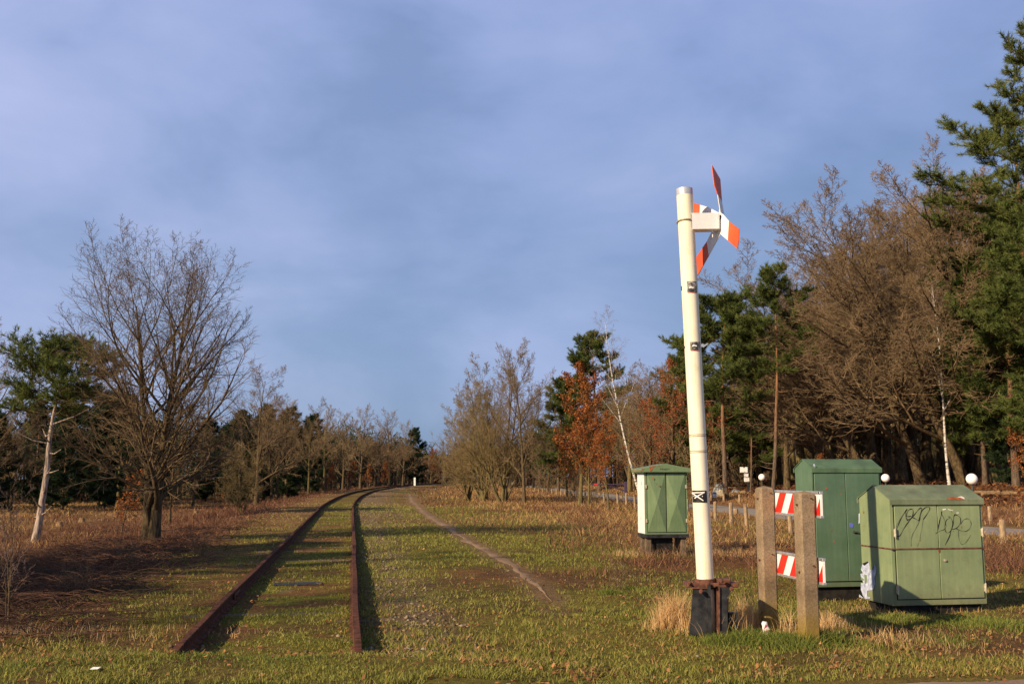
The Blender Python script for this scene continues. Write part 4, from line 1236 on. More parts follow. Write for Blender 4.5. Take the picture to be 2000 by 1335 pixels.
class WB(MB):
    """geometry given in world coordinates, stored relative to its root"""
    def build(s, name, mat, parent=None, **k):
        if parent is not None:
            r = parent; Mi = inv(r)
            s.v = [tuple(Mi @ Vector(v)) for v in s.v]
        return MB.build(s, name, mat, parent, **k)

# --- white signal post with wind vane blades
pb = at(1377, 1130, 10.3); pb.z = float(terr(pb.x, 10.3))
pole = empty('signal_post', (pb.x + .013, 10.3, pb.z), 0, 'tall cream post carrying red and white vane blades, in a rusty steel foot', 'signal post')
top = at(1336.5, 369, 10.3)
axis0 = Vector((pole.location.x + .006, 10.3, pb.z)); axis = (top - axis0).normalized(); Hp = (top - axis0).length
RP = .084
view = Vector((axis0.x, axis0.y, 0)).normalized()
right = Vector((view.y, -view.x, 0))
def pole_c(h): return axis0 + axis * h
def h_at(py):
    z = at(1360, py, 10.3).z; return (z - axis0.z) / axis.z
def cyl_pt(h, x, r=RP):
    """point on the post surface at height h, x = -1..1 across the visible width"""
    a = math.asin(max(-1, min(1, x)))
    return pole_c(h) + (right * math.sin(a) - view * math.cos(a)) * r
w = WB(); w.tube([pole_c(h) for h in np.linspace(.05, Hp - .07, 12)], RP, 40); w.build('pole', M['pole_paint'], pole)
w = WB(); w.tube([pole_c(Hp - .0705), pole_c(Hp)], RP + .001, 40); w.build('pole_cap', M['zinc'], pole)
hb = h_at(434)
w = WB()
for sgn in (0,):
    ring = [pole_c(hb + .012 * math.cos(a)) + (right * math.sin(a) - view * math.cos(a)) * (RP + .006) for a in np.linspace(0, 2 * PI, 33)]
    w.tube(ring, .010, 6)
w.build('clamp_band', M['hinge'], pole)
for py, nm in ((850, 'joint_ring'), (881.5, 'joint_ring')):
    hh_ = h_at(py); w = WB()
    for d_ in (-.008, .008):
        w.tube([pole_c(hh_ + d_ - .003), pole_c(hh_ + d_ + .003)], RP + .0025, 40)
    w.build(nm, M['wood_post'], pole)
def cyl_patch(name, h0, h1, x0, x1, mat, r=RP + .0035, n=14):
    vs = []; fs = []
    for i in range(n + 1):
        a = x0 + (x1 - x0) * i / n
        for h in (h0, h1): vs.append(cyl_pt(h, a, r))
    for i in range(n): fs.append((2 * i, 2 * i + 2, 2 * i + 3, 2 * i + 1))
    w = WB(); w.add(vs, fs, True); return w.build(name, mat, pole)
def cyl_stroke(name, pts, width, mat, parent_h, r=RP + .006):
    """pts in (x -1..1, h)"""
    vs = []; fs = []
    dense = []
    for a, b in zip(pts[:-1], pts[1:]):
        for k in range(6): dense.append((a[0] + (b[0] - a[0]) * k / 6, a[1] + (b[1] - a[1]) * k / 6))
    dense.append(pts[-1])
    for i, (x, h) in enumerate(dense):
        q0 = dense[max(i - 1, 0)]; q1 = dense[min(i + 1, len(dense) - 1)]
        dx = (q1[0] - q0[0]) * RP; dh = q1[1] - q0[1]; L_ = math.hypot(dx, dh) or 1
        nx_, nh = -dh / L_, dx / L_
        for s_ in (-1, 1): vs.append(cyl_pt(h + nh * width * s_ / 2, x + nx_ * width * s_ / 2 / RP, r))
    for i in range(len(dense) - 1): fs.append((2 * i, 2 * i + 2, 2 * i + 3, 2 * i + 1))
    w = WB(); w.add(vs, fs, True); return w.build(name, mat, pole)
def SX(zx):  # from the 1602 px wide sticker enlargement (26.7 px per photo px); post spans 1351..1384.5 there
    return ((1340 + zx / 26.7) - 1367.6) / 16.7
def SH(zy): return h_at(940 + zy / 26.7)
st = cyl_patch('sticker', SH(1075), SH(450), -.93, SX(1045), M['sticker_black'])
st['label'] = 'black sticker with white crossed lines'
cyl_stroke('sticker_print', [(-.95, SH(575)), (SX(650), SH(565)), (SX(935), SH(538))], .009, M['white_mark'], 0)
cyl_stroke('sticker_print', [(SX(925), SH(545)), (SX(540), SH(762)), (SX(430), SH(865))], .009, M['white_mark'], 0)
cyl_stroke('sticker_print', [(-.95, SH(585)), (SX(540), SH(750)), (SX(845), SH(975))], .010, M['white_mark'], 0)
for zx in (410, 815): cyl_stroke('sticker_print', [(SX(zx) - .045, SH(750)), (SX(zx) + .045, SH(750))], .009, M['white_mark'], 0)
for (y0, y1, x0, x1) in ((573.5, 552, -.28, .82), (686, 669, -.30, .85)):
    cyl_patch('worn_sticker', h_at(y0), h_at(y1), x0, x1, M['sticker_grey'])
    cyl_patch('worn_sticker_print', h_at(y0 + .6), h_at(y0 - .1), x0 + .05, x1 - .05, M['red_mark'], r=RP + .0045)
    cyl_patch('worn_sticker', h_at(y0 - 6), h_at(y1 + 7), -.995, -.90, M['sticker_black'])
    cyl_stroke('worn_sticker_print', [(x0 + .25, h_at(y0 - 8)), (.1, h_at(y0 - 10)), (.45, h_at(y0 - 8.5))], .012, M['white_mark'], 0, r=RP + .0055)

# bracket and blades
def Z2(zx, zy, D): return at(1280 + zx / 4.45, 300 + zy / 4.45, D)
def rotD(zx): return 10.33 - .0019 * (zx - 555)
w = WB()
q = [Z2(316, 518, 10.21), Z2(552, 516, 10.27), Z2(552, 652, 10.27), Z2(322, 656, 10.21)]
nrm = Vector((-.15, -1, 0)).normalized()
w.plate(q, nrm, .006)
back = [v + Vector((.02, .13, 0)) for v in q]
w.plate([q[0], q[1], back[1], back[0]], (0, 0, 1), .005)
w.plate([q[3], q[2], back[2], back[3]], (0, 0, 1), .005)
w.plate([q[1] + Vector((.004, 0, 0)), q[2] + Vector((.004, 0, 0)), back[2] + Vector((.004, 0, 0)), back[1] + Vector((.004, 0, 0))], (1, 0, 0), .005)
br = w.build('bracket', M['white_mark'], pole)
w = WB(); w.plate([Z2(a_, b_, 10.19 + .0002 * (a_ - 316)) for a_, b_ in ((345, 565), (395, 530), (440, 550), (480, 522), (500, 545), (450, 575), (415, 600), (370, 578))], nrm, .002); w.build('worn_spot', M['zinc'], br)
w = WB()
for zx, zy in ((540, 540), (540, 635), (332, 535), (332, 640)): 
    p0 = Z2(zx, zy, 10.205 if zx < 400 else 10.262); w.tube([p0, p0 + Vector((0, -.008, 0))], .008, 6)
w.build('bolt', M['alu'], br)
w = WB(); hubp = Z2(562, 560, 10.33); w.tube([hubp - Vector((.06, 0, 0)), hubp + Vector((.012, -.02, 0))], .028, 12); w.build('hub', M['blk'], pole)
def quadn(P):
    return ((P[1] - P[0]).cross(P[2] - P[0])).normalized()
def blade(white, red, nm_label):
    w = WB(); nb = quadn(white); w.plate(white, nb, .007); b = w.build('blade', M['blade_white'], pole)
    b['label'] = nm_label
    w = WB(); nr = quadn(red); w.plate(red, nr, .008); w.build('blade_tip', M['orange_red'], pole).parent = b
# up
blade([Z2(540, 358, 10.22), Z2(577, 420, 10.50), Z2(600, 548, 10.45), Z2(562, 500, 10.24)],
      [Z2(489, 98, 10.20), Z2(562, 222, 10.52), Z2(577, 419, 10.50), Z2(540, 357, 10.22), Z2(510, 268, 10.2)], 'blade pointing up, seen almost edge on')
# right down
blade([Z2(556, 488, rotD(556)), Z2(641, 588, rotD(641)), Z2(632, 754, rotD(632)), Z2(560, 692, rotD(560))],
      [Z2(641.5, 588.5, rotD(641)), Z2(728, 655, rotD(728)), Z2(726, 755, rotD(726)), Z2(714, 826, rotD(714)), Z2(632.5, 754.5, rotD(632))], 'blade pointing right and down')
# left down
blade([Z2(500, 660, rotD(495)), Z2(560, 665, rotD(560)), Z2(563, 708, rotD(562)), Z2(466, 884, rotD(466)), Z2(448, 765, rotD(448))],
      [Z2(447.5, 765.5, rotD(448)), Z2(465.5, 884.5, rotD(466)), Z2(372, 1052, rotD(372)), Z2(330, 1010, rotD(330)), Z2(325, 945, rotD(325))], 'blade pointing left and down')
# left up, passing behind the post
blade([Z2(390, 446, rotD(390)), Z2(462, 466, rotD(462)), Z2(556, 516, rotD(556)), Z2(556, 620, rotD(556)), Z2(386, 560, rotD(386))],
      [Z2(389.5, 446, rotD(390)), Z2(385.5, 560, rotD(386)), Z2(255, 515, rotD(255)), Z2(250, 440, rotD(250)), Z2(330, 426, rotD(330))], 'blade pointing left behind the post')

# steel foot
def Z3(zx, zy, D): return at(1340 + zx / 9.89, 1110 + zy / 9.89, D)
ft = empty('post_foot', (0, 0, 0)); ft.parent = pole
COLf = [c for c in [1]]
bpy.data.objects.remove(ft)
w = WB()
c0 = pole_c(h_at(1138))
w.tube([c0 - axis * .05, c0 + axis * .045], RP + .022, 20)
w.box(c0.x - .20, c0.x + .30, 10.17, 10.43, c0.z - .03, c0.z + .012, bev=.006)
w.box(c0.x + .10, c0.x + .22, 10.16, 10.3, c0.z + .0, c0.z + .05, bev=.006)
w.build('foot_collar', M['rust'], pole)
w = WB()
gz = pb.z - .1
def slab(px0, px1, pxb0, pxb1, y0, y1, D, th):
    a = at(px0, y0, D); b = at(px1, y0, D); c = at(pxb1, y1, D); d = at(pxb0, y1, D)
    vs = [a, b, c, d] + [v + Vector((0, th, 0)) for v in (a, b, c, d)]
    w.add(vs, [(0, 1, 2, 3), (7, 6, 5, 4), (0, 4, 5, 1), (1, 5, 6, 2), (2, 6, 7, 3), (3, 7, 4, 0)])
slab(1354, 1384, 1346, 1387, 1147, 1240, 10.17, .015)      # front flange plate of the left beam
slab(1354, 1384, 1346, 1387, 1147, 1240, 10.38, .015)
slab(1360, 1363, 1354, 1357, 1147, 1240, 10.186, .19)
slab(1382, 1388, 1384, 1390, 1140, 1240, 10.14, .02)
w.build('foot_beam', M['blk'], pole)
w = WB(); slab(1403, 1406, 1403.5, 1406, 1146, 1240, 10.10, .24); slab(1352, 1386, 1352, 1387, 1146, 1149, 10.155, .02); w.build('foot_edge', M['rust'], pole)
w = WB()
slab(1406, 1432, 1406, 1420, 1146, 1168, 10.12, .02)
slab(1406, 1421, 1406, 1421, 1168, 1240, 10.12, .02)
slab(1418, 1422, 1418, 1422, 1168, 1240, 10.14, .2)
slab(1424, 1442, 1424, 1442, 1196, 1228, 10.2, .10)
w.build('foot_beam', M['blk'], pole)
w = WB()
for (zx, zy, D_) in ((290, 430, 10.13), (680, 225, 10.10), (880, 380, 10.08), (430, 260, 10.08), (60, 275, 10.2)):
    p0 = Z3(zx, zy, D_); w.tube([p0, p0 + Vector((-.01, -.045, 0))], [.022, .020], 7); w.tube([p0 + Vector((-.01, -.045, 0)), p0 + Vector((-.013, -.07, 0))], .011, 7)
w.tube([Z3(40, 280, 10.22), Z3(140, 265, 10.2)], .012, 7)
w.build('foot_bolt', M['rust'], pole)
w = WB(); w.tube([pole_c(-.05), pole_c(h_at(1140))], RP - .012, 20); w.build('pole_stub', M['rust'], pole)

# --- concrete posts with striped boards
FD = Vector((.178, -.984, 0)).normalized()      # along the fence towards the camera
FNr = Vector((-FD.y, FD.x, 0))                   # to the right
ang = math.atan2(FNr.y, FNr.x)
PR = at(1575, 1100, 9.8); PR.z = 0; PL = at(1497.5, 1100, 10.7); PL.z = 0
def conc_post(P, ztop, label):
    r = empty('concrete_post', (P.x, P.y, float(terr(P.x, P.y))), ang, label, 'post', 'concrete posts of the striped barrier')
    z1 = ztop - r.location.z; h = .077; c = .016
    mb = MB()
    def ring(hf, cc): return [(-hf + cc, -hf), (hf - cc, -hf), (hf, -hf + cc), (hf, hf - cc), (hf - cc, hf), (-hf + cc, hf), (-hf, hf - cc), (-hf, -hf + cc)]
    vs = []
    zs = [-.2] + list(np.linspace(.05, z1 - .035, 12))
    for i, z in enumerate(zs):
        k = 1.04 - .04 * i / len(zs)
        vs += [Vector((x * k + random.gauss(0, .0008), y * k + random.gauss(0, .0008), z)) for x, y in ring(h, c)]
    n = len(zs)
    vs += [Vector((x, y, z1 - .02)) for x, y in ring(h * .86, c)]
    vs += [Vector((0, 0, z1))]
    fs = []
    for i in range(n):
        for k in range(8): fs.append((i * 8 + k, i * 8 + (k + 1) % 8, (i + 1) * 8 + (k + 1) % 8, (i + 1) * 8 + k))
    for k in range(8): fs.append((n * 8 + k, n * 8 + (k + 1) % 8, n * 8 + 8))
    mb.add(vs, fs); mb.build('shaft', M['concrete'], r)
    m2 = MB()
    for zz in (z1 - .13, z1 - .75):
        m2.tube([(-.078, -.02, zz), (-.094, -.02, zz)], .010, 8)
        m2.tube([(.03, -.078, zz + .06), (.03, -.092, zz + .06)], .008, 8)
    m2.build('bolt', M['rust'], r)
    return r
conc_post(PR, 1.415, 'right hand concrete post, yellow stained foot, holding the striped boards')
conc_post(PL, 1.452, 'left hand concrete post behind the crushed can, holding the striped boards')
OFF = .077 + .022
def board(zb, zt, label):
    A = PL + FNr * OFF - FD * .10; B = PR + FNr * OFF + FD * .135
    Lb = (B - A).length
    r = empty('striped_board', (A.x, A.y, zb), math.atan2(FD.y, FD.x), label, 'barrier board', 'striped boards on the concrete posts')
    # local x along the board, local y = left of direction; the side seen from the camera is -FNr
    H = zt - zb; s = -1 if (Matrix.Rotation(r.rotation_euler.z, 3, 'Z') @ Vector((0, 1, 0))).dot(FNr) > 0 else 1
    m = MB(); m.box(0, Lb, -.010, .010, .024, H - .024); m.build('panel', M['white_mark'], r)
    m = MB(); m.box(-.004, Lb + .004, -.020, .020, 0, .025, bev=.004); m.box(-.004, Lb + .004, -.020, .020, H - .025, H, bev=.004)
    m.build('edge_rail', M['alu'], r)
    m = MB(); sw = .148; sl = .13; z0, z1 = .026, H - .026
    yy_ = s * .0125
    x = -.02 - sl
    while x < Lb + sl:
        poly = [(x, z0), (x + sw, z0), (x + sw + sl, z1), (x + sl, z1)]
        # clip to 0..Lb
        def clip(poly, lim, keep_less):
            out = []
            for i in range(len(poly)):
                a, b = poly[i], poly[(i + 1) % len(poly)]
                ia = (a[0] <= lim) == keep_less; ib = (b[0] <= lim) == keep_less
                if ia: out.append(a)
                if ia != ib:
                    t = (lim - a[0]) / (b[0] - a[0]); out.append((lim, a[1] + (b[1] - a[1]) * t))
            return out
        p = clip(poly, Lb - .01, True)
        if len(p) > 2: p = clip(p, .02, False)
        if len(p) > 2: m.prism(p, 'y', yy_ - .0012, yy_ + .0012)
        x += sw * 2
    m.build('stripe', M['red_mark'], r)
    m = MB()
    for xx in (.10, Lb - .135 - .077 + .03): m.box(xx - .015, xx + .015, -s * .011, -s * .022, .05, H - .05)
    for xx in (0, Lb - .018): m.box(xx, xx + .018, s * .0205, s * .023, H - .022, H - .004)
    m.build('end_clip', M['blk'], r)
board(1.160, 1.410, 'upper red and white striped board between the concrete posts')
board(.550, .795, 'lower red and white striped board between the concrete posts')

# --- cabinets
def ribbon(root, name, lines, mat, plane, width, off, parent=None):
    """lines: lists of photo pixels traced onto a face of a cabinet: plane 'front' (y=0) or 'left' (x=0)"""
    Mi = inv(root); C = Mi @ Vector((0, 0, CAM_H)); m = MB()
    for ln in lines:
        w_ = width
        if isinstance(ln, tuple): ln, w_ = ln
        P = []
        for (px, py) in ln:
            d = Mi.to_3x3() @ Vector(ray(px, py))
            t = (off - C.y) / d.y if plane == 'front' else (off - C.x) / d.x
            P.append(C + d * t)
        # Catmull-Rom smoothing
        Q = []
        for i in range(len(P) - 1):
            p0, p1, p2, p3 = P[max(i - 1, 0)], P[i], P[i + 1], P[min(i + 2, len(P) - 1)]
            for k in range(5):
                t = k / 5; Q.append(.5 * ((2 * p1) + (p2 - p0) * t + (2 * p0 - 5 * p1 + 4 * p2 - p3) * t * t + (3 * p1 - p0 - 3 * p2 + p3) * t ** 3))
        Q.append(P[-1])
        nr = Vector((0, -1, 0)) if plane == 'front' else Vector((-1, 0, 0))
        vs = []; fs = []
        for i, q in enumerate(Q):
            tg = (Q[min(i + 1, len(Q) - 1)] - Q[max(i - 1, 0)]).normalized(); sd = tg.cross(nr)
            ww = w_ * (.75 + .4 * math.sin(i * .7)) 
            vs += [q + sd * ww / 2, q - sd * ww / 2]
        for i in range(len(Q) - 1): fs.append((2 * i, 2 * i + 2, 2 * i + 3, 2 * i + 1))
        m.add(vs, fs)
    return m.build(name, mat, parent or root)
def patch(root, name, polys, mat, plane, off, parent=None):
    Mi = inv(root); C = Mi @ Vector((0, 0, CAM_H)); m = MB()
    nr = Vector((0, -1, 0)) if plane == 'front' else Vector((-1, 0, 0))
    for poly in polys:
        P = []
        for (px, py) in poly:
            d = Mi.to_3x3() @ Vector(ray(px, py))
            t = (off - C.y) / d.y if plane == 'front' else (off - C.x) / d.x
            P.append(C + d * t)
        m.plate(P, nr, .002)
    return m.build(name, mat, parent or root)

def cabinet(name, px, D, rz, W, Dp, z0, zE, zR, mats, label, doors, dz, lip=.055, lipf=.035, foot=.05):
    o = at(px, 1000, D)
    r = empty(name, (o.x, D, 0), rz, label, 'utility cabinet')
    r.location.z = float(terr(o.x + W / 2, D + Dp / 2)); zz = r.location.z
    z0 -= zz; zE -= zz; zR -= zz
    m = MB(); m.prism([(0, z0), (Dp, z0), (Dp, zE), (Dp / 2, zR), (0, zE)], 'x', 0, W); body = m.build('body', mats[0], r, bevel=.006)
    m = MB(); t = .014
    def sl(y0, za, y1, zb): m.prism([(y0, za + .002), (y1, zb + .002), (y1, zb + .002 + t), (y0, za + .002 + t)], 'x', -.010, W + .010)
    k = (zR - zE) / (Dp / 2)
    sl(-lipf, zE - k * lipf, Dp / 2, zR); 
    m.prism([(Dp / 2, zR + .0015), (Dp + lipf, zE - k * lipf + .0015), (Dp + lipf, zE - k * lipf + t), (Dp / 2, zR + t + .001)], 'x', -.009, W + .009)
    ze = zE - k * lipf
    m.box(-.010, W + .010, -lipf - .004, -lipf + .010, ze - lip, ze + t - .002)
    m.box(-.010, W + .010, Dp + lipf - .010, Dp + lipf + .004, ze - lip, ze + t - .002)
    roof = m.build('roof', mats[1], r, bevel=.004)
    b, tp, sp = dz
    x = doors[0]
    dl = []
    for (a, c) in zip(doors[:-1], doors[1:]):
        m = MB(); m.box(a + .004, c - .004, -.018, -.002, z0 + b, zE - tp, bev=.004); d = m.build('door', mats[2], r); dl.append(d)
    m = MB()
    m.box(doors[0] - .006, doors[-1] + .006, -.0035, .001, z0 + b - .008, zE - tp + .008)
    m.build('door_gap', M['dark'], r)
    m = MB(); m.box(.05, W - .05, .05, Dp - .05, -.12, z0 + .004); m.build('plinth', M['dark'], r)
    return r, body, roof, dl, (z0, zE, zR, W, Dp)
# graffiti cabinet
c1, body, roof, dl, d1 = cabinet('graffiti_cabinet', 1737, 12.08, R(10), 1.19, .69, .07, 1.285, 1.432, (M['green_light'], M['green_roof'], M['green_light']),
    'low pale green cabinet with black graffiti on its doors, nearest on the right', (.05, .60, 1.155), (.075, .055, 0), lip=.05)
z0, zE, zR, W, Dp = d1
m = MB(); zs = .715 - c1.location.z
m.box(-.006, W + .006, -.0245, -.0185, zs - .008, zs + .008); m.box(-.0075, -.001, -.024, Dp + .006, zs - .008, zs + .008); m.build('strap', M['rust'], c1)
for (x_, z_) in ((.045, .92), (.045, .28), (W - .03, .92), (W - .03, .28)):
    m = MB(); m.box(x_ - .018, x_ + .012, -.045, -.019, z_ - .045, z_ + .045, bev=.006); m.tube([(x_ - .003, -.040, z_ - .055), (x_ - .003, -.040, z_ + .055)], .010, 8)
    m.build('hinge', M['hinge'], c1)
m = MB(); m.tube([(.665, -.018, .60), (.665, -.030, .60)], .016, 12); m.box(.655, .675, -.036, -.030, .592, .608); m.build('lock', M['hinge'], dl[1])
def g1(L): return [(1730 + a / 10.526, 970 + b / 10.526) for a, b in L]
G = [(g1([(440, 245), (380, 330), (300, 470), (230, 640), (195, 740), (215, 805), (290, 790), (370, 650), (480, 490), (560, 400)]), .011),
     (g1([(440, 250), (400, 320), (425, 440), (470, 465), (530, 430), (530, 395), (470, 400), (420, 400)]), .011),
     (g1([(425, 400), (440, 310), (500, 250), (555, 260), (560, 340), (520, 430), (430, 480)]), .010),
     (g1([(560, 400), (620, 320), (690, 240), (740, 225), (730, 300), (690, 420), (680, 500)]), .011),
     (g1([(545, 415), (620, 450), (690, 480), (715, 350), (780, 240), (870, 200), (905, 240), (860, 330), (770, 460)]), .010)]
ribbon(c1, 'graffiti', G, M['ink'], 'front', .012, -.0202, dl[0])
ribbon(c1, 'graffiti', [(g1([(690, 500), (620, 640), (555, 760), (525, 880), (525, 1010)]), .008), (g1([(770, 460), (745, 620), (710, 800), (700, 890), (650, 1010)]), .005), (g1([(190, 760), (230, 560), (330, 400), (400, 300)]), .005)], M['ink_thin'], 'front', .006, -.0199, dl[0])
G = [(g1([(1145, 290), (1145, 350), (1105, 500), (1065, 690)]), .013),
     (g1([(1135, 330), (1190, 430), (1230, 540), (1235, 620), (1190, 670), (1100, 700), (1025, 750)]), .006),
     (g1([(1285, 400), (1330, 420), (1370, 500), (1370, 620), (1330, 700), (1265, 735), (1225, 690), (1215, 580), (1250, 470), (1320, 430)]), .008),
     (g1([(1430, 350), (1400, 400), (1385, 540), (1350, 670), (1300, 830), (1220, 985)]), .013),
     (g1([(1415, 360), (1480, 380), (1535, 440), (1525, 550), (1450, 640), (1330, 665)]), .009),
     (g1([(1430, 640), (1540, 690), (1650, 700), (1730, 640), (1755, 540), (1720, 460), (1650, 445), (1580, 490), (1540, 560)]), .007)]
ribbon(c1, 'graffiti', G, M['ink'], 'front', .010, -.0202, dl[1])
ribbon(c1, 'graffiti', [(g1([(1495, 690), (1505, 850), (1550, 960), (1600, 965), (1680, 890), (1750, 770)]), .008)], M['ink_thin'], 'front', .006, -.0199, dl[1])
patch(c1, 'paint_chip', [g1([(1160, 245), (1235, 238), (1240, 258), (1180, 272)]), g1([(1265, 240), (1380, 272), (1380, 285), (1290, 262)]), g1([(1440, 318), (1505, 314), (1500, 330), (1465, 332)])], M['chip_white'], 'front', -.0195, dl[1])
patch(c1, 'rust_spot', [g1([(1540, 610), (1560, 600), (1572, 625), (1552, 642)]), g1([(1085, 1062), (1120, 1080), (1125, 1125), (1095, 1150), (1078, 1110)]), g1([(1378, 685), (1400, 690), (1395, 705), (1380, 700)]), g1([(690, 880), (715, 880), (712, 905), (695, 900)]), g1([(1340, 290), (1362, 292), (1358, 308), (1345, 306)])], M['rust_patch'], 'front', -.0197, dl[1])
patch(c1, 'rust_patch', [g1([(1240, 45), (1300, 15), (1350, -5), (1440, 10), (1500, 5), (1560, 20), (1615, 30), (1610, 62), (1460, 60), (1310, 58)])], M['rust_patch'], 'front', -.0405, roof)
patch(c1, 'paint_chip', [g1([(1470, 0), (1560, -18), (1610, 8), (1625, 45), (1600, 40), (1540, 12)])], M['chip_white'], 'front', -.0425, roof)
def g2(L): return [(1660 + a / 12.14, 1080 + b / 12.14) for a, b in L]
pp_ = patch(c1, 'torn_poster', [g2([(300, 235), (440, 190), (462, 260), (475, 385), (520, 400), (575, 260), (625, 340), (625, 450), (585, 560), (595, 720), (550, 870), (410, 880), (330, 700), (262, 560), (250, 480), (320, 470), (262, 385)]),
     g2([(262, 700), (330, 705), (408, 884), (405, 1010), (485, 1040), (478, 1068), (370, 1078), (310, 1000), (262, 860)]), g2([(225, 970), (300, 1035), (300, 1058), (222, 1030)])], M['paper'], 'left', -.006, c1)
pp_['label'] = 'torn pale blue poster remnant on the left side'
patch(c1, 'rust_spot', [g2([(290, 240), (430, 186), (440, 215), (340, 290)]), g2([(530, 390), (572, 255), (565, 330), (548, 385)])], M['sticker_black'], 'left', -.0085, pp_)
patch(c1, 'poster_print', [g2([(340, 500), (400, 510), (405, 640), (385, 720), (350, 700)]), g2([(262, 560), (330, 600), (330, 640), (262, 620)])], M['green_mid'], 'left', -.0085, pp_)
def g5(L): return [(1640 + a / 3.708, 880 + b / 3.708) for a, b in L]
patch(c1, 'rust_spot', [g5([(168, 435), (176, 435), (176, 455), (170, 452)]), g5([(124, 352), (130, 352), (130, 360), (124, 360)])], M['rust_patch'], 'left', -.004)
patch(c1, 'sticker', [g5([(138, 455), (146, 450), (146, 520), (138, 528)])], M['paper'], 'left', -.004)
# tall dark green cabinet
c2, body, roof, dl, d2 = cabinet('tall_cabinet', 1587, 13.6, R(10), .99, .48, .12, 1.655, 1.765, (M['green_dark'], M['green_roof_dark'], M['green_dark']),
    'tall dark green cabinet standing behind the graffiti cabinet', (.03, .47, .96), (.075, .04, 0), lip=.045, lipf=.03)
m = MB(); m.tube([(.56, -.018, .88), (.56, -.04, .88)], .016, 12); m.tube([(.56, -.04, .88), (.60, -.045, .88), (.62, -.045, .865)], .009, 8); m.build('door_handle', M['lamp_post'], dl[1])
def g4(L): return [(1460 + a / 3.336, 900 + b / 3.336) for a, b in L]
patch(c2, 'sticker', [g4([(662, 405), (680, 400), (692, 415), (685, 432), (668, 430)])], M['blue_print'], 'front', -.020, dl[1])
patch(c2, 'rust_spot', [g4([(510, 172), (518, 172), (518, 190), (512, 188)]), g4([(545, 440), (552, 442), (550, 456), (544, 454)]), g4([(562, 515), (567, 515), (567, 530), (563, 530)]), g4([(606, 212), (612, 212), (612, 220), (606, 219)])], M['rust_patch'], 'front', -.0195, dl[0])
patch(c2, 'paint_chip', [g4([(427, 20), (437, 18), (442, 36), (432, 38)])], M['paper'], 'front', -.036, roof)
m = MB(); m.box(-.018, -.001, .02, .07, .45, .52, bev=.004); m.build('hinge', M['blk'], c2)
for z_ in (.35, 1.25):
    m = MB(); m.tube([(.018, -.012, z_), (.018, -.012, z_ + .09)], .009, 8); m.build('hinge', M['green_dark'], c2)

# small cabinet on legs with faceted doors
o = at(1259.7, 1000, 22.0)
c3 = empty('small_cabinet', (o.x, 22.0, float(terr(o.x + .4, 22.3))), R(8), 'small green cabinet on legs with a white side, left of the white post', 'utility cabinet')
zz = c3.location.z; z0 = .335 - zz; z1 = 1.66 - zz; W = .93; Dp = .56
m = MB(); m.box(0, W, 0, Dp, z0, z1); m.build('body', M['green_mid'], c3)
m = MB(); m.box(-.006, -.0015, .012, Dp, z0 + .012, z1 - .004); sp_ = m.build('side_panel', M['white'], c3); sp_['label'] = 'white painted left side'
m = MB(); m.box(-.0085, -.006, .22, .235, z1 - .30, z1 - .22); m.box(-.0085, -.006, .3, .31, z0 + .3, z0 + .36); m.build('scratch', M['blk'], sp_)
ov = .115
m = MB()
zl0, zl1, za = 1.635 - zz, 1.708 - zz, 1.815 - zz
m.prism([(-ov, zl0), (W + ov, zl0), (W + ov, zl1), (W / 2, za), (-ov, zl1)], 'y', -ov * .8, Dp + ov * .8)
rf = m.build('roof', M['green_mid'], c3, bevel=.008)
def g3(L): return [(1230 + a / 15.385, 895 + b / 15.385) for a, b in L]
patch(c3, 'rust_patch', [g3([(370, 300), (440, 290), (415, 350), (375, 355)]), g3([(580, 245), (790, 215), (760, 235), (690, 260), (680, 330), (660, 375), (605, 375), (600, 290)]), g3([(850, 205), (890, 205), (875, 235), (855, 232)]), g3([(80, 350), (370, 362), (370, 378), (80, 372)])], M['rust_patch'], 'front', -ov * .8 - .004, rf)
# faded stencilled letters on the roof front, only partly legible in the photograph
patch(c3, 'faded_lettering', [g3([(915, 300), (925, 300), (925, 335), (915, 335)]), g3([(940, 295), (948, 295), (945, 335), (938, 335)]), g3([(975, 335), (988, 290), (996, 290), (985, 335)]), g3([(990, 290), (998, 290), (1010, 335), (1002, 335)]),
    g3([(1035, 295), (1044, 295), (1052, 348), (1044, 348)]), g3([(1060, 348), (1070, 295), (1078, 295), (1068, 348)]), g3([(1108, 290), (1124, 290), (1124, 348), (1108, 348)]), g3([(1160, 300), (1185, 298), (1185, 306), (1168, 318), (1188, 332), (1180, 336), (1160, 320)])], M['ink'], 'front', -ov * .8 - .004, rf)
for (a, b) in ((.055, .455), (.475, W - .04)):
    m = MB(); za_, zb_ = z0 + .045, z1 - .04; cx_, cz_ = (a + b) / 2, (za_ + zb_) / 2; y0_ = -.012
    vs = [(a, y0_, za_), (b, y0_, za_), (b, y0_, zb_), (a, y0_, zb_), (cx_ , y0_ - .055, cz_), (a, 0, za_), (b, 0, za_), (b, 0, zb_), (a, 0, zb_)]
    m.add(vs, [(0, 1, 4), (1, 2, 4), (2, 3, 4), (3, 0, 4), (5, 6, 1, 0), (6, 7, 2, 1), (7, 8, 3, 2), (8, 5, 0, 3)]); dd = m.build('door', M['green_mid'], c3)
m = MB(); m.box(.455, .475, -.0125, -.002, z0 + .05, z1 - .05); m.box(.045, W - .03, -.004, .0, z0 + .03, z1 - .02); m.build('door_gap', M['dark'], c3)
for (x_, z_) in ((.03, z0 + .28), (.03, z1 - .33), (W - .02, z0 + .28), (W - .02, z1 - .33)):
    m = MB(); m.box(x_ - .016, x_ + .016, -.035, -.001, z_ - .04, z_ + .04, bev=.005); m.build('hinge', M['hinge'], c3)
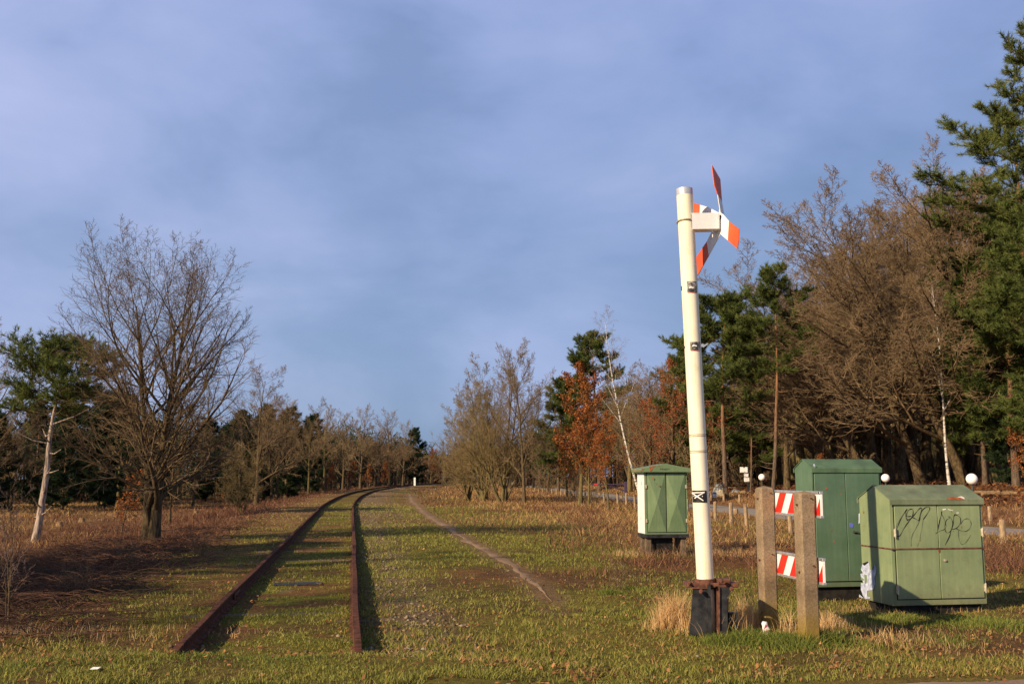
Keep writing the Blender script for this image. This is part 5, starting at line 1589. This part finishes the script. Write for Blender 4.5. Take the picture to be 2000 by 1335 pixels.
patch(c3, 'rust_spot', [g3([(675, 560), (710, 565), (705, 630), (685, 625)]), g3([(870, 790), (900, 800), (930, 825), (900, 835), (875, 850)]), g3([(765, 720), (785, 735), (780, 750), (765, 740)])], M['rust_patch'], 'front', -.056)
m = MB(); m.box(-.01, W + .02, -.02, Dp, z0 - .075, z0 - .002); m.build('base_beam', M['blk'], c3)
for (x_, y_) in ((.02, .03), (W - .14, .03), (.02, Dp - .15), (W - .14, Dp - .15)):
    m = MB(); m.box(x_, x_ + .12, y_, y_ + .12, -.15, z0 - .078, bev=.01); m.build('leg', M['wood_old'], c3)
m = MB(); m.box(.25, W - .3, .12, Dp - .1, -.1, z0 - .08); m.build('cable_box', M['dark'], c3)

# --- crushed drinks can against the left post
cp = ground_at(1495, 1246)
cn = empty('drinks_can', (cp.x, cp.y, cp.z + .03), 0, 'crushed white and red drinks can at the foot of the left concrete post', 'can')
m = MB(); n_ = 16
rows = [(.0, .026, 0), (.006, .031, 0), (.035, .030, .004), (.055, .036, .010), (.075, .028, .004), (.105, .029, -.004), (.122, .024, -.006), (.126, .021, -.006)]
vs = []; fs = []
for z_, r_, sx_ in rows:
    for k in range(n_):
        a = 2 * PI * k / n_; rr = r_ * (1 + .12 * math.sin(3 * a + z_ * 60))
        vs.append(Vector((rr * math.cos(a) + sx_, rr * math.sin(a) * .62, z_)))
for i in range(len(rows) - 1):
    for k in range(n_): j = (k + 1) % n_; fs.append((i * n_ + k, i * n_ + j, (i + 1) * n_ + j, (i + 1) * n_ + k))
fs += [tuple(range(n_ - 1, -1, -1)), tuple((len(rows) - 1) * n_ + k for k in range(n_))]
m.add(vs, fs); cb = m.build('can_body', M['white'], cn); cb.rotation_euler = (R(-14), R(4), 0)
m = MB()
def canq(P):
    vs = [Vector((x, -.0335 * .62 - .006 - .002 * k, z)) for k, (x, z) in enumerate(P)]
    m.plate([Vector((x, -.0265 + .25 * abs(x), z)) for x, z in P], (0, -1, 0), .0012)
canq([(-.020, .052), (-.004, .096), (.006, .098), (.010, .080), (-.004, .070)]); canq([(-.026, .028), (.024, .048), (.020, .030), (-.010, .018)])
m.build('can_print', M['barrier_red'], cb)

# --- globe lamps beyond the road
for (px, py, rp, where) in [(1898, 935, 11, 'above the right end of the graffiti cabinet'), (1729.5, 933, 8.2, 'touching the right edge of the tall cabinet'), (1488, 931.5, 6.7, 'just above the left concrete post'),
                            (1507.5, 940.5, 3.6, 'small, right of the one above the left concrete post'), (1761, 928, 3.0, 'small, in the wood right of the tall cabinet'), (1860, 903.5, 2.8, 'highest and farthest, in the wood')]:
    D_ = .21 * 2030 / rp if rp > 5 else .21 * 2030 / rp
    c = at(px, py, D_); gz = float(terr(c.x, c.y))
    rt = empty('globe_lamp', (c.x, c.y, gz), 0, 'white globe lamp on thin post, ' + where, 'lamp', 'globe lamps along the road')
    hz_ = c.z - gz
    m = MB(); m.tube([(0, 0, -.1), (0, 0, hz_ - .19)], .035, 10); m.build('lamp_post', M['lamp_post'], rt)
    m = MB(); m.tube([(0, 0, hz_ - .24), (0, 0, hz_ - .17)], [.06, .09], 14); m.build('collar', M['lamp_post'], rt)
    m = MB(); m.sphere((0, 0, hz_), .21, 28, 16); m.build('globe', M['globe'], rt)

# --- wooden fence posts
def wood_post(px, foot, top_, label, group, wpx=None, lean=0, cat='fence post', wid=.055):
    g = ground_at(px, foot); h = max(.25, at(px, top_, g.y).z - g.z)
    m = MB(); a0 = random.random() * 6
    vs = []; n_ = 9; fs = []
    for i, (z_, k) in enumerate([(-.25, 1), (h * .4, 1), (h - .03, .97), (h, .78)]):
        for q in range(n_):
            a = a0 + 2 * PI * q / n_; rr = wid * k * (1 + .05 * math.sin(q * 2.3))
            vs.append(Vector((rr * math.cos(a) + lean * z_, rr * math.sin(a), z_ + (.01 * math.sin(a) if i > 1 else 0))))
    for i in range(3):
        for q in range(n_): j = (q + 1) % n_; fs.append((i * n_ + q, i * n_ + j, (i + 1) * n_ + j, (i + 1) * n_ + q))
    fs.append(tuple(3 * n_ + q for q in range(n_)))
    m.add(vs, fs); o = m.build('fence_post', M['wood_post'], None, (g.x, g.y, g.z))
    return tag(o, label, cat, group)
gn = 'wooden posts on the near side of the road'
NP = [(1397, 1018, 979, 'just right of the signal post'), (1428.5, 1026, 981, 'second right of the signal post'), (1459, 1031, 984, 'slightly leaning, third right of the signal post'), (1544, 1042, 992, 'between the two concrete posts'),
      (1343, 1003, 974, 'at the right edge of the small cabinet'), (1240, 994, 965, 'at the left edge of the small cabinet'), (1223.5, 989, 962, 'second left of the small cabinet'), (1206.5, 986, 961, 'third left of the small cabinet'),
      (1180, 983, 960, 'left of the dark stemmed young oak'), (1154, 977, 959, 'right of the middle young oak'), (1143, 976, 960, 'between two rust leafed young oaks'), (1960, 1062, 1014, 'nearest wooden post, right of the graffiti cabinet')]
for (px, ft_, tp_, wh) in NP:
    wood_post(px, ft_, tp_, 'weathered wooden fence post ' + wh, gn, lean=(-.05 if px == 1459 else random.uniform(-.015, .015)), wid=.075 if px == 1960 else .062)
for px, ft_, tp_ in [(1128, 974, 958), (1114, 972, 957), (1104, 970, 956.5), (1096, 969, 956), (1087, 968, 955.5), (1078, 966, 954), (1069, 965, 953.5), (1060, 964, 953), (1052, 963, 952.5), (1045, 962, 952)]:
    wood_post(px, ft_, tp_, 'far small wooden post in the row left of the young oaks', 'far wooden posts of the roadside row', wid=.06)
for px, ft_, tp_, wh in [(1389.5, 977, 960, 'left of the small white notice'), (1413.7, 979, 961, 'right of the small white notice'), (1444.7, 982, 965, 'below the white signs'), (1934, 1017, 988, 'beyond the road at the right')]:
    wood_post(px, ft_, tp_, 'wooden post across the road ' + wh, 'wooden posts across the road', wid=.07)
for px, ft_, tp_, wh in [(1437, 1004, 998, 'between two fence posts'), (1214, 974, 968, 'near the small cabinet'), (1171, 967, 961.5, 'behind the young oaks')]:
    wood_post(px, ft_, tp_, 'short wooden stub at the road edge ' + wh, 'short stubs at the road edge', wid=.11, cat='bollard')

# --- white signs, notice, stones, barrier, logs
D_ = 70
def panel(mb, x0, y0, x1, y1, D, th=.03, notch=None):
    a = at(x0, y0, D); b = at(x1, y1, D)
    P = [(a.x, a.z), (b.x, a.z), (b.x, b.z), (a.x, b.z)]
    if notch:
        n0 = at(notch[0], y0, D).x; n1 = at(notch[1], y0, D).x; nz = at(0, notch[2], D).z
        P = [(a.x, a.z), (n0, a.z), ((n0 + n1) / 2, nz), (n1, a.z), (b.x, a.z), (b.x, b.z), (a.x, b.z)]
    mb.prism(P, 'y', D - th, D)
bx = at(1461, 940, D_)
sg = empty('sign_board', (bx.x, D_, float(terr(bx.x, D_))), 0, 'stack of three white sign panels on a dark post beside a pine trunk', 'sign')
for q in ((1445, 911.5, 1460, 922, (1451, 1455, 914)), (1453, 923.6, 1461.5, 931, None), (1453, 932, 1463.5, 940, None)):
    w = WB(); panel(w, *q[:4], D_, notch=q[4]); w.build('sign_panel', M['white'], sg)
w = WB(); a = at(1459, 912, D_); b = at(1462.5, 912, D_); w.box(a.x, b.x, D_ + .002, D_ + .10, sg.location.z - .1, a.z - .05); w.build('sign_post', M['blk'], sg)
nD = 66
a = at(1391.5, 960, nD); nt_ = empty('notice', (a.x, nD, float(terr(a.x, nD))), 0, 'small white notice with blue print behind the road, near the grey boulder', 'notice')
w = WB(); panel(w, 1391.5, 960, 1400, 970, nD); w.build('notice_panel', M['white'], nt_)
w = WB(); panel(w, 1393, 960.8, 1398.5, 964.3, nD - .032, .004); panel(w, 1394, 966, 1395, 969, nD - .032, .004); panel(w, 1396.5, 966, 1397.8, 969, nD - .032, .004); w.build('notice_print', M['blue_print'], nt_)
w = WB(); panel(w, 1390, 970.4, 1412, 974, nD, .04); w.build('notice_rail', M['log'], nt_)
w = WB()
for xx in (1391, 1399.5): panel(w, xx, 961, xx + .9, 980, nD + .06, .05)
w.build('notice_leg', M['wood_post'], nt_)

def boulder(px, foot, top_, wpx, mat, label, D, seed, dark=False):
    rs = random.Random(seed)
    g = at(px, foot, D); g.z = float(terr(g.x, D)); h = at(px, top_, D).z - g.z; w_ = wpx / 2000 * D / 2
    vs = []; fs = []; n_ = 12; mm = 7
    for i in range(mm + 1):
        th = PI * i / mm
        for k in range(n_):
            ph = 2 * PI * k / n_; j = 1 + rs.uniform(-.16, .16)
            z_ = math.cos(th)
            rr = (math.sin(th) ** .6) * (1 if z_ < 0 else 1 - .35 * z_)
            vs.append(Vector((rr * math.cos(ph) * w_ * j, rr * math.sin(ph) * w_ * .7 * j, h * .3 + z_ * h * .7 * (1 + rs.uniform(-.05, .05)))))
    for i in range(mm):
        for k in range(n_): j = (k + 1) % n_; fs.append((i * n_ + k, (i + 1) * n_ + k, (i + 1) * n_ + j, i * n_ + j))
    m = MB(); m.add(vs, fs); o = m.build('boulder', mat, None, (g.x, g.y, g.z))
    tag(o, label, 'boulder')
boulder(1406, 972, 943.5, 27, M['stone'], 'large blue grey boulder across the road behind the notice', 71, 1)
boulder(1410, 973, 955, 20, M['stone_tan'], 'tan rounded boulder in front of the blue grey one', 69, 2)
boulder(1437, 972, 954, 18, M['stone'], 'grey boulder left of the white sign post', 71, 3)
boulder(1452, 974, 958, 14, M['stone_tan'], 'low tan boulder under the white signs', 69.5, 4)
# road barrier
bD = 86
a = at(1222, 960, bD)
bb = empty('road_barrier', (a.x, bD, float(terr(a.x, bD))), 0, 'dark and red boom barrier across the road behind the young oaks', 'barrier')
w = WB(); p0 = at(1146, 945.5, bD); p1 = at(1218, 945.5, bD); w.tube([p0, p1], .055, 8); w.build('boom', M['barrier_dark'], bb)
for (u0, u1) in ((1148, 1154), (1160, 1168)):
    w = WB(); w.tube([at(u0, 945.5, bD), at(u1, 945.5, bD)], .06, 8); w.build('red_band', M['barrier_red'], bb)
w = WB(); w.tube([at(1186, 946.5, bD + .1), at(1220, 958, bD + .1)], .05, 8); w.build('strut', M['barrier_dark'], bb)
w = WB(); q = at(1222, 940, bD); w.box(q.x - .12, q.x + .12, bD - .12, bD + .12, bb.location.z - .1, q.z, bev=.02); w.build('barrier_post', M['barrier_dark'], bb)
# cut logs lying at the wood edge
for i, (px, py, L_, D_, wh) in enumerate([(1928, 944, 2.6, 50, 'yellowish, lying highest'), (1905, 948, 1.8, 50, 'short one left of the yellowish log'), (1960, 950, 2.2, 48, 'dark one at the right'), (1400, 927, 3.4, 84, 'reddish, lying behind the boulders')]):
    c = at(px, py, D_); gz = float(terr(c.x, D_)); m = MB(); r_ = .10
    m.tube([(-L_ / 2, 0, 0), (0, .05, .01), (L_ / 2, 0, .03)], [r_, r_ * .95, r_ * .8], 9)
    o = m.build('log', M['log'], None, (c.x, D_, gz + r_ * .8)); o.rotation_euler = (0, 0, random.uniform(-.2, .2)); tag(o, 'cut log on the leaf litter, ' + wh, 'log')
# tree stumps in the left field
for i, (px, py, wh) in enumerate([(116, 1028, 'right of the pale trunked pine'), (383, 1005, 'in the field right of the large oak'), (160, 1020, 'farther back between pine and sapling')]):
    g = ground_at(px, py); m = MB()
    m.tube([(0, 0, -.1), (0, 0, .12), (.01, 0, .24)], [.22, .16, .14], 10); rt = m.build('tree_stump', M['log'], None, (g.x, g.y, g.z)); tag(rt, 'short cut tree stump ' + wh, 'stump')
# distance marker by the track
c = at(810, 941, 170); gz = float(terr(c.x, 170)); h = at(810, 932, 170).z - gz
mk = empty('marker_post', (c.x, 170, gz), 0, 'small white marker post beside the far bend of the track', 'marker post')
m = MB(); m.box(-.16, .16, -.06, .06, -.1, h, bev=.02); m.build('marker_panel', M['white'], mk)
m = MB(); m.box(-.10, .10, .062, .12, -.1, h * .6); m.build('marker_foot', M['stone'], mk)
# bits of litter
for px, py, wh in ((184, 1317, 'in the grass at the lower left'),):
    g = ground_at(px, py); m = MB(); m.plate([(-.035, 0, .0), (.03, -.01, .004), (.04, .02, .012), (-.02, .028, .010)], (0, -.2, 1), .003)
    tag(m.build('paper_scrap', M['white'], None, (g.x, g.y, g.z + .035)), 'white paper scrap ' + wh, 'litter')

# ------------------------------------------------------------------ sky and sun
world = bpy.data.worlds.new('World'); scn.world = world; world.use_nodes = True
nt = world.node_tree
for n_ in list(nt.nodes): nt.nodes.remove(n_)
out = nt.nodes.new('ShaderNodeOutputWorld')
AZ = SUN_AZ; EL = SUN_EL     # azimuth of the sun measured from +Y clockwise
sky = nt.nodes.new('ShaderNodeTexSky'); sky.sky_type = 'NISHITA'; sky.sun_disc = False
sky.sun_elevation = EL; sky.sun_rotation = AZ
b1 = nt.nodes.new('ShaderNodeBackground'); b1.inputs[1].default_value = .10
nt.links.new(sky.outputs[0], b1.inputs[0])
tc = nt.nodes.new('ShaderNodeTexCoord')
mp = nt.nodes.new('ShaderNodeMapping'); mp.inputs['Scale'].default_value = (1, 1, 1.7); mp.inputs['Location'].default_value = (.35, .1, .2); nt.links.new(tc.outputs['Generated'], mp.inputs[0])
f1 = noise(nt, mp.outputs[0], 1.9, 5, .48, .35)
mp2 = nt.nodes.new('ShaderNodeMapping'); mp2.inputs['Scale'].default_value = (1, 1, 2.0); mp2.inputs['Location'].default_value = (3.1, 1.7, .4); nt.links.new(tc.outputs['Generated'], mp2.inputs[0])
f2 = noise(nt, mp2.outputs[0], 4.2, 7, .52, .25)
sp = nt.nodes.new('ShaderNodeSeparateXYZ'); nt.links.new(tc.outputs['Generated'], sp.inputs[0])
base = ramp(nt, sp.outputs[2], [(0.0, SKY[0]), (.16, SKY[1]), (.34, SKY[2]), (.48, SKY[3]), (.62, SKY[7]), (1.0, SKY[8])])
zen = ramp(nt, sp.outputs[2], [(.45, (1, 1, 1)), (.68, (.12, .12, .12))])  # suppresses bright cloud above the frame, keeping the added dark zenith
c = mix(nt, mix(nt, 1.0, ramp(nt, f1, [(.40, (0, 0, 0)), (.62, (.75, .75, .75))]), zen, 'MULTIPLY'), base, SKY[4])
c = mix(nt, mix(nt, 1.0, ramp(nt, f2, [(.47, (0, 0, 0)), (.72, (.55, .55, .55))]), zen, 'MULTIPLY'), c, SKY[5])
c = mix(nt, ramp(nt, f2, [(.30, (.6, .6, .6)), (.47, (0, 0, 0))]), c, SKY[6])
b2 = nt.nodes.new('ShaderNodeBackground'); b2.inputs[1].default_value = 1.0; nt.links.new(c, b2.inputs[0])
mr_ = N(nt, 'ShaderNodeMapRange'); mr_.inputs[1].default_value = .5; mr_.inputs[2].default_value = -.55; mr_.inputs[3].default_value = 0; mr_.inputs[4].default_value = 1
nt.links.new(sp.outputs[0], mr_.inputs[0])
c = mix(nt, 1.0, c, ramp(nt, mr_.outputs[0], [(0, (.90, .92, .94)), (.45, (.90, .93, .96)), (1, (1.18, 1.12, 1.08))]), 'MULTIPLY')
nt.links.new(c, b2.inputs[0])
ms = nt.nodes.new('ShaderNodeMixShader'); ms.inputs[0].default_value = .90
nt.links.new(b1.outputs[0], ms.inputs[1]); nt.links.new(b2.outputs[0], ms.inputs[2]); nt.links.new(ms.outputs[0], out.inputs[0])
sd = bpy.data.lights.new('sun', 'SUN'); sd.energy = SUN_E; sd.angle = R(.5); sd.color = (1.0, .77, .50)
so = bpy.data.objects.new('sun', sd); COL.objects.link(so)
ts = Vector((math.sin(AZ) * math.cos(EL), math.cos(AZ) * math.cos(EL), math.sin(EL)))
so.rotation_euler = ts.to_track_quat('Z', 'Y').to_euler(); so.location = (-30, -20, 30)
scn.view_settings.view_transform = 'Standard'; scn.view_settings.look = 'None'; scn.view_settings.gamma = 1
scn.view_settings.use_curve_mapping = False; scn.view_settings.exposure = EXPO
scn.render.engine = 'CYCLES'
scn.render.resolution_x = 1024; scn.render.resolution_y = 683
